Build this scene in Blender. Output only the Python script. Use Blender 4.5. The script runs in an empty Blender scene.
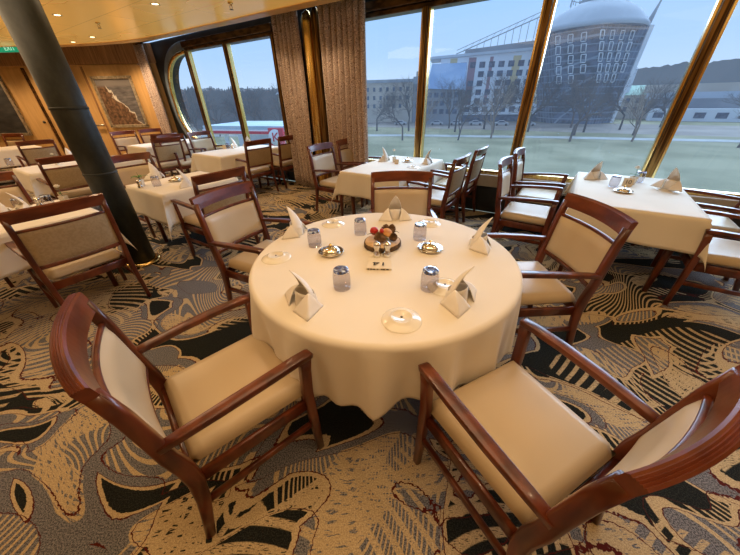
import bpy, bmesh, math, random
from mathutils import Vector, Matrix, Quaternion
PI = math.pi
R = math.radians
random.seed(7)
scn = bpy.context.scene
col = scn.collection
DX, DY = .832, -.555          # along the window wall
NX, NY = .555, .832           # towards the windows
P0 = (1.77, 4.52)             # a point of the glass plane at floor level
A_D = math.atan2(DY, DX)      # heading of D
def wp(t, off=0.0, z=0.0):
    return Vector((P0[0] + t*DX + off*NX, P0[1] + t*DY + off*NY, z))

# ------------------------------------------------------------------ materials
class NT:
    """tiny expression builder on a node tree"""
    def __init__(s, mat):
        s.nt = mat.node_tree; s.n = s.nt.nodes; s.l = s.nt.links
    def node(s, t, **kw):
        n = s.n.new(t)
        for k, v in kw.items(): setattr(n, k, v)
        return n
    def put(s, inp, v):
        if hasattr(v, 'is_output') or isinstance(v, bpy.types.NodeSocket): s.l.new(v, inp)
        elif v is not None: inp.default_value = v
    def m(s, op, a, b=None, c=None, clamp=False):
        n = s.node('ShaderNodeMath', operation=op, use_clamp=clamp)
        s.put(n.inputs[0], a)
        if b is not None: s.put(n.inputs[1], b)
        if c is not None: s.put(n.inputs[2], c)
        return n.outputs[0]
    def vm(s, op, a, b=None):
        n = s.node('ShaderNodeVectorMath', operation=op)
        s.put(n.inputs[0], a)
        if b is not None:
            if op == 'SCALE': s.put(n.inputs[3], b)
            else: s.put(n.inputs[1], b)
        return n.outputs[0]
    def noise(s, vec, scale=1, detail=0, rough=.5, dist=0, col=False):
        n = s.node('ShaderNodeTexNoise')
        s.put(n.inputs['Vector'], vec)
        n.inputs['Scale'].default_value = scale; n.inputs['Detail'].default_value = detail
        n.inputs['Roughness'].default_value = rough; n.inputs['Distortion'].default_value = dist
        return n.outputs['Color' if col else 'Fac']
    def vor(s, vec, scale=1, feature='F1', out='Distance', rnd=1):
        n = s.node('ShaderNodeTexVoronoi', feature=feature)
        s.put(n.inputs['Vector'], vec); n.inputs['Scale'].default_value = scale
        n.inputs['Randomness'].default_value = rnd
        return n.outputs[out]
    def mapping(s, vec, loc=(0,0,0), rot=(0,0,0), scale=(1,1,1)):
        n = s.node('ShaderNodeMapping'); s.put(n.inputs[0], vec)
        n.inputs['Location'].default_value = loc; n.inputs['Rotation'].default_value = rot; n.inputs['Scale'].default_value = scale
        return n.outputs[0]
    def mix(s, f, a, b, blend='MIX'):
        n = s.node('ShaderNodeMix', data_type='RGBA', blend_type=blend)
        s.put(n.inputs[0], f)
        for i, v in ((6, a), (7, b)):
            if isinstance(v, tuple) and len(v) == 3: v = v + (1,)
            s.put(n.inputs[i], v)
        return n.outputs[2]
    def ramp(s, f, stops, interp='LINEAR'):
        n = s.node('ShaderNodeValToRGB'); s.put(n.inputs[0], f)
        cr = n.color_ramp; cr.interpolation = interp
        while len(cr.elements) < len(stops): cr.elements.new(.5)
        for e, (p, c) in zip(cr.elements, stops):
            e.position = p; e.color = c + (1,) if len(c) == 3 else c
        return n.outputs[0]
    def sstep(s, v, lo, hi):
        n = s.node('ShaderNodeMapRange', interpolation_type='SMOOTHSTEP')
        s.put(n.inputs[0], v); n.inputs[1].default_value = lo; n.inputs[2].default_value = hi
        return n.outputs[0]
    def obj(s): return s.node('ShaderNodeTexCoord').outputs['Object']
    def bump(s, h, strength=.3, dist=.01):
        n = s.node('ShaderNodeBump'); s.put(n.inputs['Height'], h)
        n.inputs['Strength'].default_value = strength; n.inputs['Distance'].default_value = dist
        return n.outputs[0]
    def sep(s, v):
        n = s.node('ShaderNodeSeparateXYZ'); s.put(n.inputs[0], v); return n.outputs

def mat(name, color=(.8,.8,.8), rough=.5, metal=0, coat=0, spec=.5, sheen=0, emit=None, estr=1):
    m = bpy.data.materials.new(name); m.use_nodes = True
    b = m.node_tree.nodes['Principled BSDF']
    b.inputs['Base Color'].default_value = (*color, 1)
    b.inputs['Roughness'].default_value = rough; b.inputs['Metallic'].default_value = metal
    b.inputs['Coat Weight'].default_value = coat; b.inputs['Coat Roughness'].default_value = .12
    b.inputs['Specular IOR Level'].default_value = spec; b.inputs['Sheen Weight'].default_value = sheen
    if emit: b.inputs['Emission Color'].default_value = (*emit, 1); b.inputs['Emission Strength'].default_value = estr
    return m, b, NT(m)

M = {}
def noisy(name, c1, c2, scale=8, stretch=(1,1,1), rough=.5, metal=0, coat=0, detail=3, bump=0, lo=.35, hi=.65, **kw):
    m, b, t = mat(name, c1, rough, metal, coat, **kw)
    v = t.mapping(t.obj(), scale=stretch)
    n = t.noise(v, scale, detail)
    t.put(b.inputs['Base Color'], t.mix(t.sstep(n, lo, hi), c1, c2))
    if bump: t.put(b.inputs['Normal'], t.bump(n, bump, .004))
    M[name] = m
    return m, b, t
noisy('mahogany', (.060,.011,.004), (.145,.031,.010), 14, (1,1,.35), .30, 0, .3)
noisy('mahogany_light', (.095,.018,.006), (.18,.040,.012), 14, (.35,1,1), .28, 0, .35)
noisy('vinyl_cream', (.52,.40,.25), (.58,.455,.295), 3, rough=.36, detail=2)
noisy('vinyl_tan', (.36,.26,.14), (.42,.31,.18), 60, rough=.6, detail=2, bump=.1)
noisy('linen', (.74,.67,.55), (.79,.72,.60), 2.2, rough=.85, detail=2, sheen=.2)
noisy('linen_napkin', (.80,.75,.68), (.84,.80,.73), 9, rough=.9, detail=2)
noisy('porcelain', (.80,.74,.62), (.84,.79,.67), 3, rough=.12, coat=.5)
noisy('brass', (.70,.45,.12), (.95,.72,.32), 5, (8,8,.25), .22, 1, detail=3)
noisy('bronze', (.05,.026,.012), (.32,.18,.055), 6, (10,10,.3), .3, .9, detail=4)
noisy('dark_bronze', (.05,.028,.014), (.16,.085,.035), 6, (1,1,3), .35, .7, detail=3)
noisy('column_paint', (.008,.012,.011), (.016,.021,.018), 30, (1,1,.6), .5, 0, detail=4, bump=.15)
noisy('chrome', (.70,.66,.58), (.8,.77,.7), 8, rough=.12, metal=1)
noisy('steel', (.5,.5,.48), (.6,.6,.58), 8, rough=.25, metal=1)
noisy('dark_panel', (.016,.018,.02), (.03,.032,.034), 5, rough=.3)
noisy('recess', (.05,.055,.06), (.09,.09,.09), 3, rough=.22, metal=.5)
noisy('ledge', (.42,.36,.28), (.50,.44,.36), 4, rough=.4)
noisy('trim_orange', (.62,.34,.10), (.72,.42,.15), 4, rough=.35)
noisy('window_blue', (.14,.19,.24), (.2,.26,.32), 4, rough=.4)
noisy('bark', (.05,.028,.014), (.14,.08,.035), 60, rough=.9, detail=5, bump=.6)
noisy('wood_cut', (.52,.34,.17), (.66,.46,.26), 30, rough=.7)
noisy('cone', (.14,.07,.03), (.33,.19,.09), 40, rough=.8)
noisy('berry', (.42,.01,.01), (.55,.03,.02), 9, rough=.3)
noisy('moss', (.12,.16,.02), (.35,.36,.06), 60, rough=.9)
noisy('dried_fruit', (.50,.20,.05), (.62,.33,.10), 40, rough=.7)
noisy('leaf_green', (.03,.10,.02), (.08,.2,.04), 20, rough=.4)
noisy('petal', (.85,.80,.68), (.9,.86,.78), 20, rough=.7)
noisy('vase_white', (.72,.68,.60), (.78,.74,.66), 5, rough=.25)
noisy('paper', (.72,.64,.50), (.78,.71,.58), 6, rough=.8)
noisy('ink', (.015,.012,.01), (.03,.025,.02), 6, rough=.8)
noisy('black_plastic', (.01,.01,.01), (.02,.02,.02), 6, rough=.5)
noisy('frame_silver', (.36,.30,.20), (.60,.52,.38), 20, rough=.35, metal=.6)
noisy('lamp_lens', (.9,.7,.45), (1,.8,.55), 5, rough=.3, emit=(1,.72,.40), estr=6)
noisy('exit_green', (.0,.35,.20), (.0,.42,.24), 5, rough=.3, emit=(.0,.42,.24), estr=.5)
noisy('exit_white', (.7,1,.8), (.75,1,.85), 5, rough=.3, emit=(.5,1,.75), estr=.7)

def wood_panel():
    m, b, t = mat('maple_panel', (.5,.28,.1), .42)
    v = t.mapping(t.obj(), scale=(3,3,.25))
    n = t.noise(v, 6, 5, .6)
    n2 = t.noise(t.obj(), .7, 1)
    c = t.mix(t.sstep(n, .3, .7), (.56,.33,.12), (.68,.43,.17))
    t.put(b.inputs['Base Color'], t.mix(t.m('MULTIPLY', n2, .35), c, (.66,.40,.16)))
    M['maple_panel'] = m
wood_panel()
def walnut():
    m, b, t = mat('walnut_band', (.2,.1,.05), .4)
    x = t.sep(t.obj())[0]
    v = t.mapping(t.obj(), scale=(9,9,.35))
    n = t.noise(v, 5, 5, .65)
    t.put(b.inputs['Base Color'], t.ramp(n, [(.3,(.14,.065,.03)), (.5,(.36,.19,.085)), (.68,(.52,.30,.14))]))
    M['walnut_band'] = m
walnut()
def ceiling_mat():
    m, b, t = mat('gold_ceiling', (.6,.4,.14), .30, .15, 0)
    v = t.mapping(t.obj(), rot=(0,0,-A_D))
    br = t.node('ShaderNodeTexBrick')
    t.put(br.inputs['Vector'], v)
    br.inputs['Scale'].default_value = 1.0; br.inputs['Mortar Size'].default_value = .006
    br.inputs['Brick Width'].default_value = 2.4; br.inputs['Row Height'].default_value = .62
    br.inputs['Color1'].default_value = (.82,.54,.19,1); br.inputs['Color2'].default_value = (.76,.49,.165,1)
    br.inputs['Mortar'].default_value = (.26,.15,.05,1)
    n = t.noise(t.obj(), .8, 2)
    t.put(b.inputs['Base Color'], t.mix(t.m('MULTIPLY', n, .6), br.outputs['Color'], (.74,.50,.19)))
    t.put(b.inputs['Roughness'], t.m('MULTIPLY_ADD', n, .2, .16))
    b.inputs['Emission Color'].default_value = (.80,.43,.09,1); b.inputs['Emission Strength'].default_value = .33  # even gold emission added to brighten the ceiling; it is no light fitting
    M['gold_ceiling'] = m
ceiling_mat()
def curtain_mat():
    m, b, t = mat('curtain_fabric', (.4,.28,.2), .75, sheen=.35)
    v = t.obj()
    w = t.vm('ADD', v, t.vm('SCALE', t.noise(v, 12, 1, col=True), .09))
    p = t.vor(w, 20, 'F1')
    r = t.m('SINE', t.m('MULTIPLY', p, 26))
    n = t.noise(v, 26, 3)
    f = t.sstep(t.m('ADD', r, t.m('MULTIPLY', n, 1.1)), .1, 1.0)
    t.put(b.inputs['Base Color'], t.mix(f, (.29,.20,.16), (.72,.58,.49)))
    M['curtain_fabric'] = m
curtain_mat()
def carpet():
    m, b, t = mat('swirl_carpet', (.05,.05,.05), .95, spec=.1)
    p = t.obj()
    # big organic regions with pointed corners
    w = t.vm('ADD', p, t.vm('SCALE', t.noise(t.vm('ADD', p, (3.1,1.7,0)), .9, 0, col=True), .75))
    ws = t.mapping(w, rot=(0,0,R(38)), scale=(1.0,1.65,1))
    a = t.noise(ws, 1.7, 0); b2 = t.noise(t.vm('ADD', ws, (11,5,0)), 2.0, 0)
    c2 = t.noise(t.vm('ADD', ws, (31,17,0)), 2.2, 0)
    f = t.m('MAXIMUM', t.m('MINIMUM', a, b2), t.m('SUBTRACT', c2, .10))
    wob = t.m('MULTIPLY', t.m('SUBTRACT', t.noise(p, 60, 1), .5), .018)
    f = t.m('ADD', f, wob)
    g = t.m('MAXIMUM', t.m('MINIMUM', c2, t.m('SUBTRACT', 1.0, a)), t.m('SUBTRACT', b2, .09))
    g = t.m('ADD', g, wob)
    # yarn speckle
    sp = t.noise(p, 170, 2, .7); sp2 = t.noise(t.mapping(p, scale=(1,6,1), rot=(0,0,.5)), 40, 2)
    black = t.mix(t.sstep(sp, .4, .7), (.008,.010,.010), (.035,.036,.030))
    grey = t.mix(t.sstep(sp, .38, .62), (.060,.062,.075), (.25,.245,.255))
    gold = t.mix(t.sstep(sp, .35, .65), (.38,.28,.155), (.60,.47,.28))
    maroon = (.085,.012,.010)
    base = t.mix(t.sstep(f, .468, .472), black, grey)
    # flowing contour lines (families of parallel curves)
    wl = t.vm('ADD', p, t.vm('SCALE', t.noise(t.vm('ADD', p, (7,2,0)), .75, 0, col=True), 1.2))
    h = t.noise(t.mapping(wl, rot=(0,0,R(-30)), scale=(1.5,.55,1)), 1.0, 0)
    lines = t.m('SINE', t.m('MULTIPLY', t.m('ADD', h, t.m('MULTIPLY', wob, .15)), 330))
    lines = t.sstep(lines, .25, .55)
    # concentric dotted arcs
    d = t.vor(t.vm('ADD', p, t.vm('SCALE', t.noise(p, 1.0, 0, col=True), .35)), .62, 'F1')
    arcs = t.sstep(t.m('SINE', t.m('MULTIPLY', d, 190)), .15, .5)
    dash = t.sstep(sp2, .34, .46)
    arcs = t.m('MULTIPLY', arcs, dash)
    zone1 = t.sstep(g, .485, .489)                    # contour line zones
    zn = t.noise(t.vm('ADD', w, (50,9,0)), 1.05, 0)
    zone2 = t.sstep(zn, .500, .505)                   # concentric arc zones
    zone3 = t.sstep(t.m('MINIMUM', b2, t.m('SUBTRACT', 1.02, c2)), .555, .56)   # solid gold patches with dark dashes
    c = base
    c = t.mix(t.m('MULTIPLY', zone3, t.sstep(t.noise(t.mapping(wl, rot=(0,0,.6), scale=(1,7,1)), 16, 2), .40, .46)), c, gold)
    c = t.mix(t.m('MULTIPLY', zone1, lines), c, gold)
    c = t.mix(t.m('MULTIPLY', zone2, arcs), c, gold)
    # outlines of the leaf shapes
    o1 = t.m('ABSOLUTE', t.m('SUBTRACT', f, .470))
    c = t.mix(t.sstep(o1, .0150, .0125), c, gold)
    o2 = t.m('ABSOLUTE', t.m('SUBTRACT', f, .4875))
    c = t.mix(t.sstep(o2, .0040, .0024), c, maroon)
    o3 = t.m('ABSOLUTE', t.m('SUBTRACT', g, .481))
    c = t.mix(t.sstep(o3, .0030, .0018), c, maroon)
    t.put(b.inputs['Base Color'], c)
    t.put(b.inputs['Normal'], t.bump(sp, .5, .006))
    M['swirl_carpet'] = m
carpet()
def glass_pane():
    m = bpy.data.materials.new('window_glass'); m.use_nodes = True
    t = NT(m); t.n.clear()
    out = t.node('ShaderNodeOutputMaterial')
    tr = t.node('ShaderNodeBsdfTransparent'); tr.inputs[0].default_value = (.90,.95,1,1)
    gl = t.node('ShaderNodeBsdfGlossy'); gl.inputs['Roughness'].default_value = .03
    gl.inputs[0].default_value = (.9,.95,1,1)
    mx = t.node('ShaderNodeMixShader')
    fr = t.node('ShaderNodeLayerWeight'); fr.inputs[0].default_value = .5
    n = t.noise(t.mapping(t.obj(), scale=(1,1,.2)), 3, 3)
    t.put(mx.inputs[0], t.m('ADD', t.m('MULTIPLY', t.m('POWER', fr.outputs['Facing'], 4), .35), t.m('MULTIPLY_ADD', n, .03, .02)))
    t.l.new(tr.outputs[0], mx.inputs[1]); t.l.new(gl.outputs[0], mx.inputs[2]); t.l.new(mx.outputs[0], out.inputs[0])
    M['window_glass'] = m
glass_pane()
def tumbler_glass():
    m = bpy.data.materials.new('tumbler_glass'); m.use_nodes = True
    t = NT(m); t.n.clear()
    out = t.node('ShaderNodeOutputMaterial')
    tr = t.node('ShaderNodeBsdfTransparent'); tr.inputs[0].default_value = (.90,.89,.91,1)
    gl = t.node('ShaderNodeBsdfGlossy'); gl.inputs['Roughness'].default_value = .04
    lw = t.node('ShaderNodeLayerWeight'); lw.inputs[0].default_value = .35
    mx = t.node('ShaderNodeMixShader')
    n = t.noise(t.obj(), 20, 1)
    t.put(mx.inputs[0], t.m('MULTIPLY_ADD', lw.outputs['Facing'], .22, t.m('MULTIPLY', n, .08)))
    t.l.new(tr.outputs[0], mx.inputs[1]); t.l.new(gl.outputs[0], mx.inputs[2]); t.l.new(mx.outputs[0], out.inputs[0])
    M['tumbler_glass'] = m
    m, b, t = mat('tumbler_base', (.05,.06,.15), .08, .3, 1)
    v = t.mapping(t.obj(), scale=(1,2.4,1))
    t.put(b.inputs['Base Color'], t.ramp(t.noise(v, 38, 2), [(.38,(.02,.025,.07)), (.5,(.10,.16,.42)), (.6,(.62,.72,.88))]))  # blue-white reflections of sky and windows painted into the base colour
    M['tumbler_base'] = m
tumbler_glass()
def painting_mat():
    m, b, t = mat('seascape_canvas', (.2,.2,.2), .5)
    xyz = t.sep(t.obj())
    x, z = xyz[0], xyz[2]
    n = t.noise(t.obj(), 3.2, 4)
    # coast runs from the upper left down to the lower right
    line = t.m('ADD', t.m('ADD', t.m('MULTIPLY', x, -1.25), t.m('MULTIPLY', z, -.9)), t.m('MULTIPLY', t.m('SUBTRACT', n, .5), .8))
    sea = t.ramp(t.noise(t.mapping(t.obj(), scale=(1,1,5)), 4, 4), [(.3,(.055,.052,.055)), (.6,(.15,.14,.14)), (.8,(.24,.22,.20))])
    land = t.ramp(t.noise(t.obj(), 14, 5), [(.35,(.05,.028,.016)), (.6,(.20,.11,.06)), (.75,(.30,.19,.11))])
    c = t.mix(t.sstep(line, -.05, 0), sea, land)
    foam = t.sstep(t.m('ABSOLUTE', t.m('ADD', line, .03)), .035, .01)
    c = t.mix(foam, c, (.62,.58,.50))
    sky = t.mix(t.sstep(z, .32, .42), c, (.22,.20,.185))
    t.put(b.inputs['Base Color'], sky); M['seascape_canvas'] = m
    m, b, t = mat('dark_canvas', (.05,.05,.05), .5)
    n = t.noise(t.mapping(t.obj(), scale=(1,1,3)), 2.2, 4)
    t.put(b.inputs['Base Color'], t.ramp(n, [(.3,(.012,.013,.014)), (.6,(.05,.05,.048)), (.75,(.13,.12,.11))]))
    M['dark_canvas'] = m
painting_mat()
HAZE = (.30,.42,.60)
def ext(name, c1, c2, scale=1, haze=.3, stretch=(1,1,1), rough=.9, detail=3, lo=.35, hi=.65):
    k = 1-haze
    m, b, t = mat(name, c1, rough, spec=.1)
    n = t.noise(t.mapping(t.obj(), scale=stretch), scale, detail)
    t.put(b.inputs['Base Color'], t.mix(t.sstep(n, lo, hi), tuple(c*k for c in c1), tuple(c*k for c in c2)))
    b.inputs['Emission Color'].default_value = (*HAZE, 1); b.inputs['Emission Strength'].default_value = haze*.75  # distant haze imitated by a flat bluish emission in the material
    M[name] = m
    return m, b, t
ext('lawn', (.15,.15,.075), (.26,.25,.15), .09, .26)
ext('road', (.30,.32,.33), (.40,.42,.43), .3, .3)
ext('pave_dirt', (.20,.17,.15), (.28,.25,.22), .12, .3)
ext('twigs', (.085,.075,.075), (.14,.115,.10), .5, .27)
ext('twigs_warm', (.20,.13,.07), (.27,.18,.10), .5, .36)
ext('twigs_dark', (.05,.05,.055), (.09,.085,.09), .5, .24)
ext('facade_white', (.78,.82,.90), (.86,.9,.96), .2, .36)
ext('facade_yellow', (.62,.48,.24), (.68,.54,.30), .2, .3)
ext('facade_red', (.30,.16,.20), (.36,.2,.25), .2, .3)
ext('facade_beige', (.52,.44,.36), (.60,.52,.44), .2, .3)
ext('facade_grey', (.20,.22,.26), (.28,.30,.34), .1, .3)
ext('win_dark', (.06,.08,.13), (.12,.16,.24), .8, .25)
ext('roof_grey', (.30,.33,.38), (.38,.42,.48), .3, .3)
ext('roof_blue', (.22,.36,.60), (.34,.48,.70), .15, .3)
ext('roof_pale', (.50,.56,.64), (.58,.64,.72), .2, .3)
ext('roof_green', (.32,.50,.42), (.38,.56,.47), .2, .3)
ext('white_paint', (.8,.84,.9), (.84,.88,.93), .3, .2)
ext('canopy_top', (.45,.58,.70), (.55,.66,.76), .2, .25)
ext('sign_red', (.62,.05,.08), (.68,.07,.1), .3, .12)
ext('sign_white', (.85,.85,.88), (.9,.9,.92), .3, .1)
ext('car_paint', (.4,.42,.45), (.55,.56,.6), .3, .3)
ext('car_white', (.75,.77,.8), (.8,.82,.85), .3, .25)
def tower_mat():
    m, b, t = ext('tower_glass', (.07,.10,.16), (.14,.19,.27), .3, .28, rough=.6)
    xyz = t.sep(t.obj())
    u = t.m('ADD', t.m('MULTIPLY', xyz[0], 1.0), t.m('MULTIPLY', xyz[1], .9))
    gx = t.sstep(t.m('ABSOLUTE', t.m('SUBTRACT', t.m('FRACT', t.m('DIVIDE', u, 1.5)), .5)), .42, .48)
    gz = t.sstep(t.m('ABSOLUTE', t.m('SUBTRACT', t.m('FRACT', t.m('DIVIDE', xyz[2], 1.7)), .5)), .40, .47)
    n = t.noise(t.obj(), .35, 3)
    c = t.mix(t.sstep(n, .4, .6), (.025,.04,.065), (.08,.11,.17))
    c = t.mix(t.m('MAXIMUM', gx, gz), c, (.19,.24,.31))
    t.put(b.inputs['Base Color'], c)
tower_mat()

# ------------------------------------------------------------------ mesh helpers
class MB:
    def __init__(s): s.v = []; s.f = []; s.smooth = []
    def add(s, vs, fs, smooth=False):
        o = len(s.v); s.v += [tuple(v) for v in vs]
        s.f += [tuple(o+i for i in f) for f in fs]; s.smooth += [smooth]*len(fs)
        return s
    def box(s, c, size, rz=0, rx=0, ry=0):
        hx, hy, hz = [a/2 for a in size]
        mt = Matrix.Translation(c) @ Matrix.Rotation(rz, 4, 'Z') @ Matrix.Rotation(ry, 4, 'Y') @ Matrix.Rotation(rx, 4, 'X')
        vs = [mt @ Vector((x*hx, y*hy, z*hz)) for x in (-1,1) for y in (-1,1) for z in (-1,1)]
        return s.add(vs, [(0,1,3,2),(4,6,7,5),(0,4,5,1),(2,3,7,6),(0,2,6,4),(1,5,7,3)])
    def wbox(s, t0, t1, o0, o1, z0, z1):
        """box in wall coordinates"""
        vs = [wp(t, o, z) for t in (t0,t1) for o in (o0,o1) for z in (z0,z1)]
        return s.add(vs, [(0,1,3,2),(4,6,7,5),(0,4,5,1),(2,3,7,6),(0,2,6,4),(1,5,7,3)])
    def sweep(s, pts, w, h, side=None, chamfer=.25, smooth=True, cap=True):
        """rounded-rectangle section swept along pts; side = direction of width"""
        pts = [Vector(p) for p in pts]; n = len(pts)
        W = w if isinstance(w, (list,tuple)) else [w]*n
        H = h if isinstance(h, (list,tuple)) else [h]*n
        rings = []
        for i, p in enumerate(pts):
            t = (pts[min(i+1,n-1)] - pts[max(i-1,0)]).normalized()
            sd = Vector(side[i]) if isinstance(side, list) else Vector(side or (1,0,0))
            sd = (sd - t*sd.dot(t)).normalized(); up = t.cross(sd)
            a, b = W[i]/2, H[i]/2; c = min(a,b)*chamfer*2
            c = min(c, a*.9, b*.9)
            sec = [(a-c,b),(a-c*.3,b-c*.3),(a,b-c),(a,-b+c),(a-c*.3,-b+c*.3),(a-c,-b),(-a+c,-b),(-a+c*.3,-b+c*.3),(-a,-b+c),(-a,b-c),(-a+c*.3,b-c*.3),(-a+c,b)]
            rings.append([p + sd*x + up*y for x, y in sec])
        k = 12; vs = [v for r in rings for v in r]; fs = []
        for i in range(n-1):
            for j in range(k):
                fs.append((i*k+j, (i+1)*k+j, (i+1)*k+(j+1)%k, i*k+(j+1)%k))
        if cap: fs.append(tuple(range(k))); fs.append(tuple(reversed(range((n-1)*k, n*k))))
        return s.add(vs, fs, smooth)
    def tube(s, pts, r, k=8, smooth=True, cap=True):
        pts = [Vector(p) for p in pts]; n = len(pts); Rr = r if isinstance(r, (list,tuple)) else [r]*n
        vs = []; prev = None
        for i, p in enumerate(pts):
            t = (pts[min(i+1,n-1)] - pts[max(i-1,0)]).normalized()
            if prev is None: prev = t.orthogonal().normalized()
            a = (prev - t*prev.dot(t)).normalized(); b = t.cross(a); prev = a
            vs += [p + (a*math.cos(2*PI*j/k) + b*math.sin(2*PI*j/k))*Rr[i] for j in range(k)]
        fs = [(i*k+j, i*k+(j+1)%k, (i+1)*k+(j+1)%k, (i+1)*k+j) for i in range(n-1) for j in range(k)]
        if cap: fs.append(tuple(reversed(range(k)))); fs.append(tuple(range((n-1)*k, n*k)))
        return s.add(vs, fs, smooth)
    def lathe(s, prof, k=32, c=(0,0,0), smooth=True, sx=1, sy=1, jit=None):
        vs = []; n = len(prof)
        for r, z in prof:
            for j in range(k):
                a = 2*PI*j/k; q = r*(jit[j] if jit else 1)
                vs.append((c[0]+q*math.cos(a)*sx, c[1]+q*math.sin(a)*sy, c[2]+z))
        fs = [(i*k+j, i*k+(j+1)%k, (i+1)*k+(j+1)%k, (i+1)*k+j) for i in range(n-1) for j in range(k)]
        if prof[0][0] > 1e-4: fs.append(tuple(reversed(range(k))))
        if prof[-1][0] > 1e-4: fs.append(tuple(range((n-1)*k, n*k)))
        return s.add(vs, fs, smooth)
    def grid(s, fn, nu, nv, smooth=True):
        vs = [fn(i/nu, j/nv) for i in range(nu+1) for j in range(nv+1)]
        q = nv+1
        fs = [(i*q+j, (i+1)*q+j, (i+1)*q+j+1, i*q+j+1) for i in range(nu) for j in range(nv)]
        return s.add(vs, fs, smooth)
    def build(s, name, m, parent=None, bevel=0, sub=0, solid=0, loc=None, rot=None, fix=True):
        me = bpy.data.meshes.new(name); me.from_pydata(s.v, [], s.f)
        me.polygons.foreach_set('use_smooth', s.smooth)
        if fix:
            bm = bmesh.new(); bm.from_mesh(me)
            bmesh.ops.remove_doubles(bm, verts=bm.verts, dist=1e-6)
            bmesh.ops.recalc_face_normals(bm, faces=bm.faces)
            bm.to_mesh(me); bm.free()
        me.materials.append(M[m] if isinstance(m, str) else m)
        o = bpy.data.objects.new(name, me); col.objects.link(o)
        if parent: o.parent = parent
        if loc is not None: o.location = loc
        if rot is not None: o.rotation_euler = rot
        if solid:
            d = o.modifiers.new('s', 'SOLIDIFY'); d.thickness = solid; d.offset = 0
        if bevel:
            d = o.modifiers.new('b', 'BEVEL'); d.width = bevel; d.segments = 3; d.limit_method = 'ANGLE'; d.angle_limit = R(35)
            d.harden_normals = False
        if sub:
            d = o.modifiers.new('u', 'SUBSURF'); d.levels = sub; d.render_levels = sub
        return o
def tag(o, label=None, cat=None, group=None, kind=None):
    if label: o['label'] = label
    if cat: o['category'] = cat
    if group: o['group'] = group
    if kind: o['kind'] = kind
    return o
def empty(name, loc=(0,0,0), rz=0, label=None, cat=None, group=None):
    o = bpy.data.objects.new(name, None); col.objects.link(o)
    o.location = loc; o.rotation_euler = (0,0,rz); o.empty_display_size = .1
    return tag(o, label, cat, group)
def struct(o): o['kind'] = 'structure'; return o
def copy_tree(o, parent=None):
    c = o.copy(); col.objects.link(c)
    if parent: c.parent = parent
    for ch in KIDS.get(o.name, []) or [x for x in o.children]:
        copy_tree(ch, c)
    return c
KIDS = {}
def place(proto, first, loc, rz, label, group=None, cat=None):
    o = proto if first else copy_tree(proto)
    o.location = loc; o.rotation_euler = (0,0,rz); o['label'] = label
    if group: o['group'] = group
    elif 'group' in o: del o['group']
    return o
def text_mesh(s, size, name, m, parent, loc, rot, extrude=.0006):
    cu = bpy.data.curves.new(name, 'FONT'); cu.body = s; cu.size = size; cu.extrude = extrude
    cu.align_x = 'CENTER'; cu.align_y = 'CENTER'
    tmp = bpy.data.objects.new('tmp', cu); col.objects.link(tmp)
    dg = bpy.context.evaluated_depsgraph_get()
    me = bpy.data.meshes.new_from_object(tmp.evaluated_get(dg))
    bpy.data.objects.remove(tmp); me.name = name
    me.materials.clear(); me.materials.append(M[m])
    o = bpy.data.objects.new(name, me); col.objects.link(o)
    o.parent = parent; o.location = loc; o.rotation_euler = rot
    return o

# ------------------------------------------------------------------ camera
cam = bpy.data.cameras.new('camera'); camo = bpy.data.objects.new('camera', cam); col.objects.link(camo)
cam.sensor_width = 36; cam.lens = 290.03/740*36; cam.clip_start = .02; cam.clip_end = 2000
th, ro = R(31.584), R(-1.25)
Fv = Vector((0, math.cos(th), -math.sin(th))); Uv = Vector((0, math.sin(th), math.cos(th))); Xv = Vector((1,0,0))
rr = Xv*math.cos(ro) + Uv*math.sin(ro); uu = -Xv*math.sin(ro) + Uv*math.cos(ro)
mt = Matrix((rr, uu, -Fv)).transposed().to_4x4(); mt.translation = Vector((0,0,1.55))
camo.matrix_world = mt
scn.camera = camo

# ------------------------------------------------------------------ room
CZ, RZ = 2.62, 2.85      # main ceiling, recess ceiling
T_L, T_R = -9.25, 6.5
cornL = wp(T_L); cornR = wp(T_R)
W3Y = 9.3
xL = -13.0; yB = -2.6
room = [(xL, W3Y), (-5.55, W3Y), (cornR.x, cornR.y), (cornR.x+.1, yB), (xL, yB)]
fb = MB(); 
foot = [(xL, W3Y, 0), (-5.55, W3Y, 0), (cornR.x, cornR.y, 0), (cornR.x, yB, 0), (xL, yB, 0)]
n = len(foot)
fb.add(foot + [(x,y,-.12) for x,y,z in foot], [tuple(range(n)), tuple(reversed(range(n,2*n)))] + [(i,(i+1)%n,n+(i+1)%n,n+i) for i in range(n)])
struct(fb.build('floor', 'swirl_carpet'))

edge = [(3.2,2.55), (-.38,4.94), (-1.26,5.50), (-2.0,5.98), (-2.84,6.50), (-3.48,6.90), (-4.15,7.25), (-4.55,7.43), (-4.97,7.57), (-5.4,7.68), (-5.9,7.77), (-6.49,7.82), (-7.61,7.84), (xL,7.84)]
e0 = (6.2, .55)
cpoly = [(cornR.x, -.75), e0] + edge + [(xL, yB), (cornR.x, yB)]
cpoly = [(e[0], e[1]) for e in cpoly]
n = len(cpoly)
cb = MB().add([(x,y,CZ) for x,y in cpoly] + [(x,y,CZ+.35) for x,y in cpoly], [tuple(reversed(range(n))), tuple(range(n,2*n))] + [(i,n+i,n+(i+1)%n,(i+1)%n) for i in range(n)])
struct(cb.build('ceiling', 'gold_ceiling'))
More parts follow.
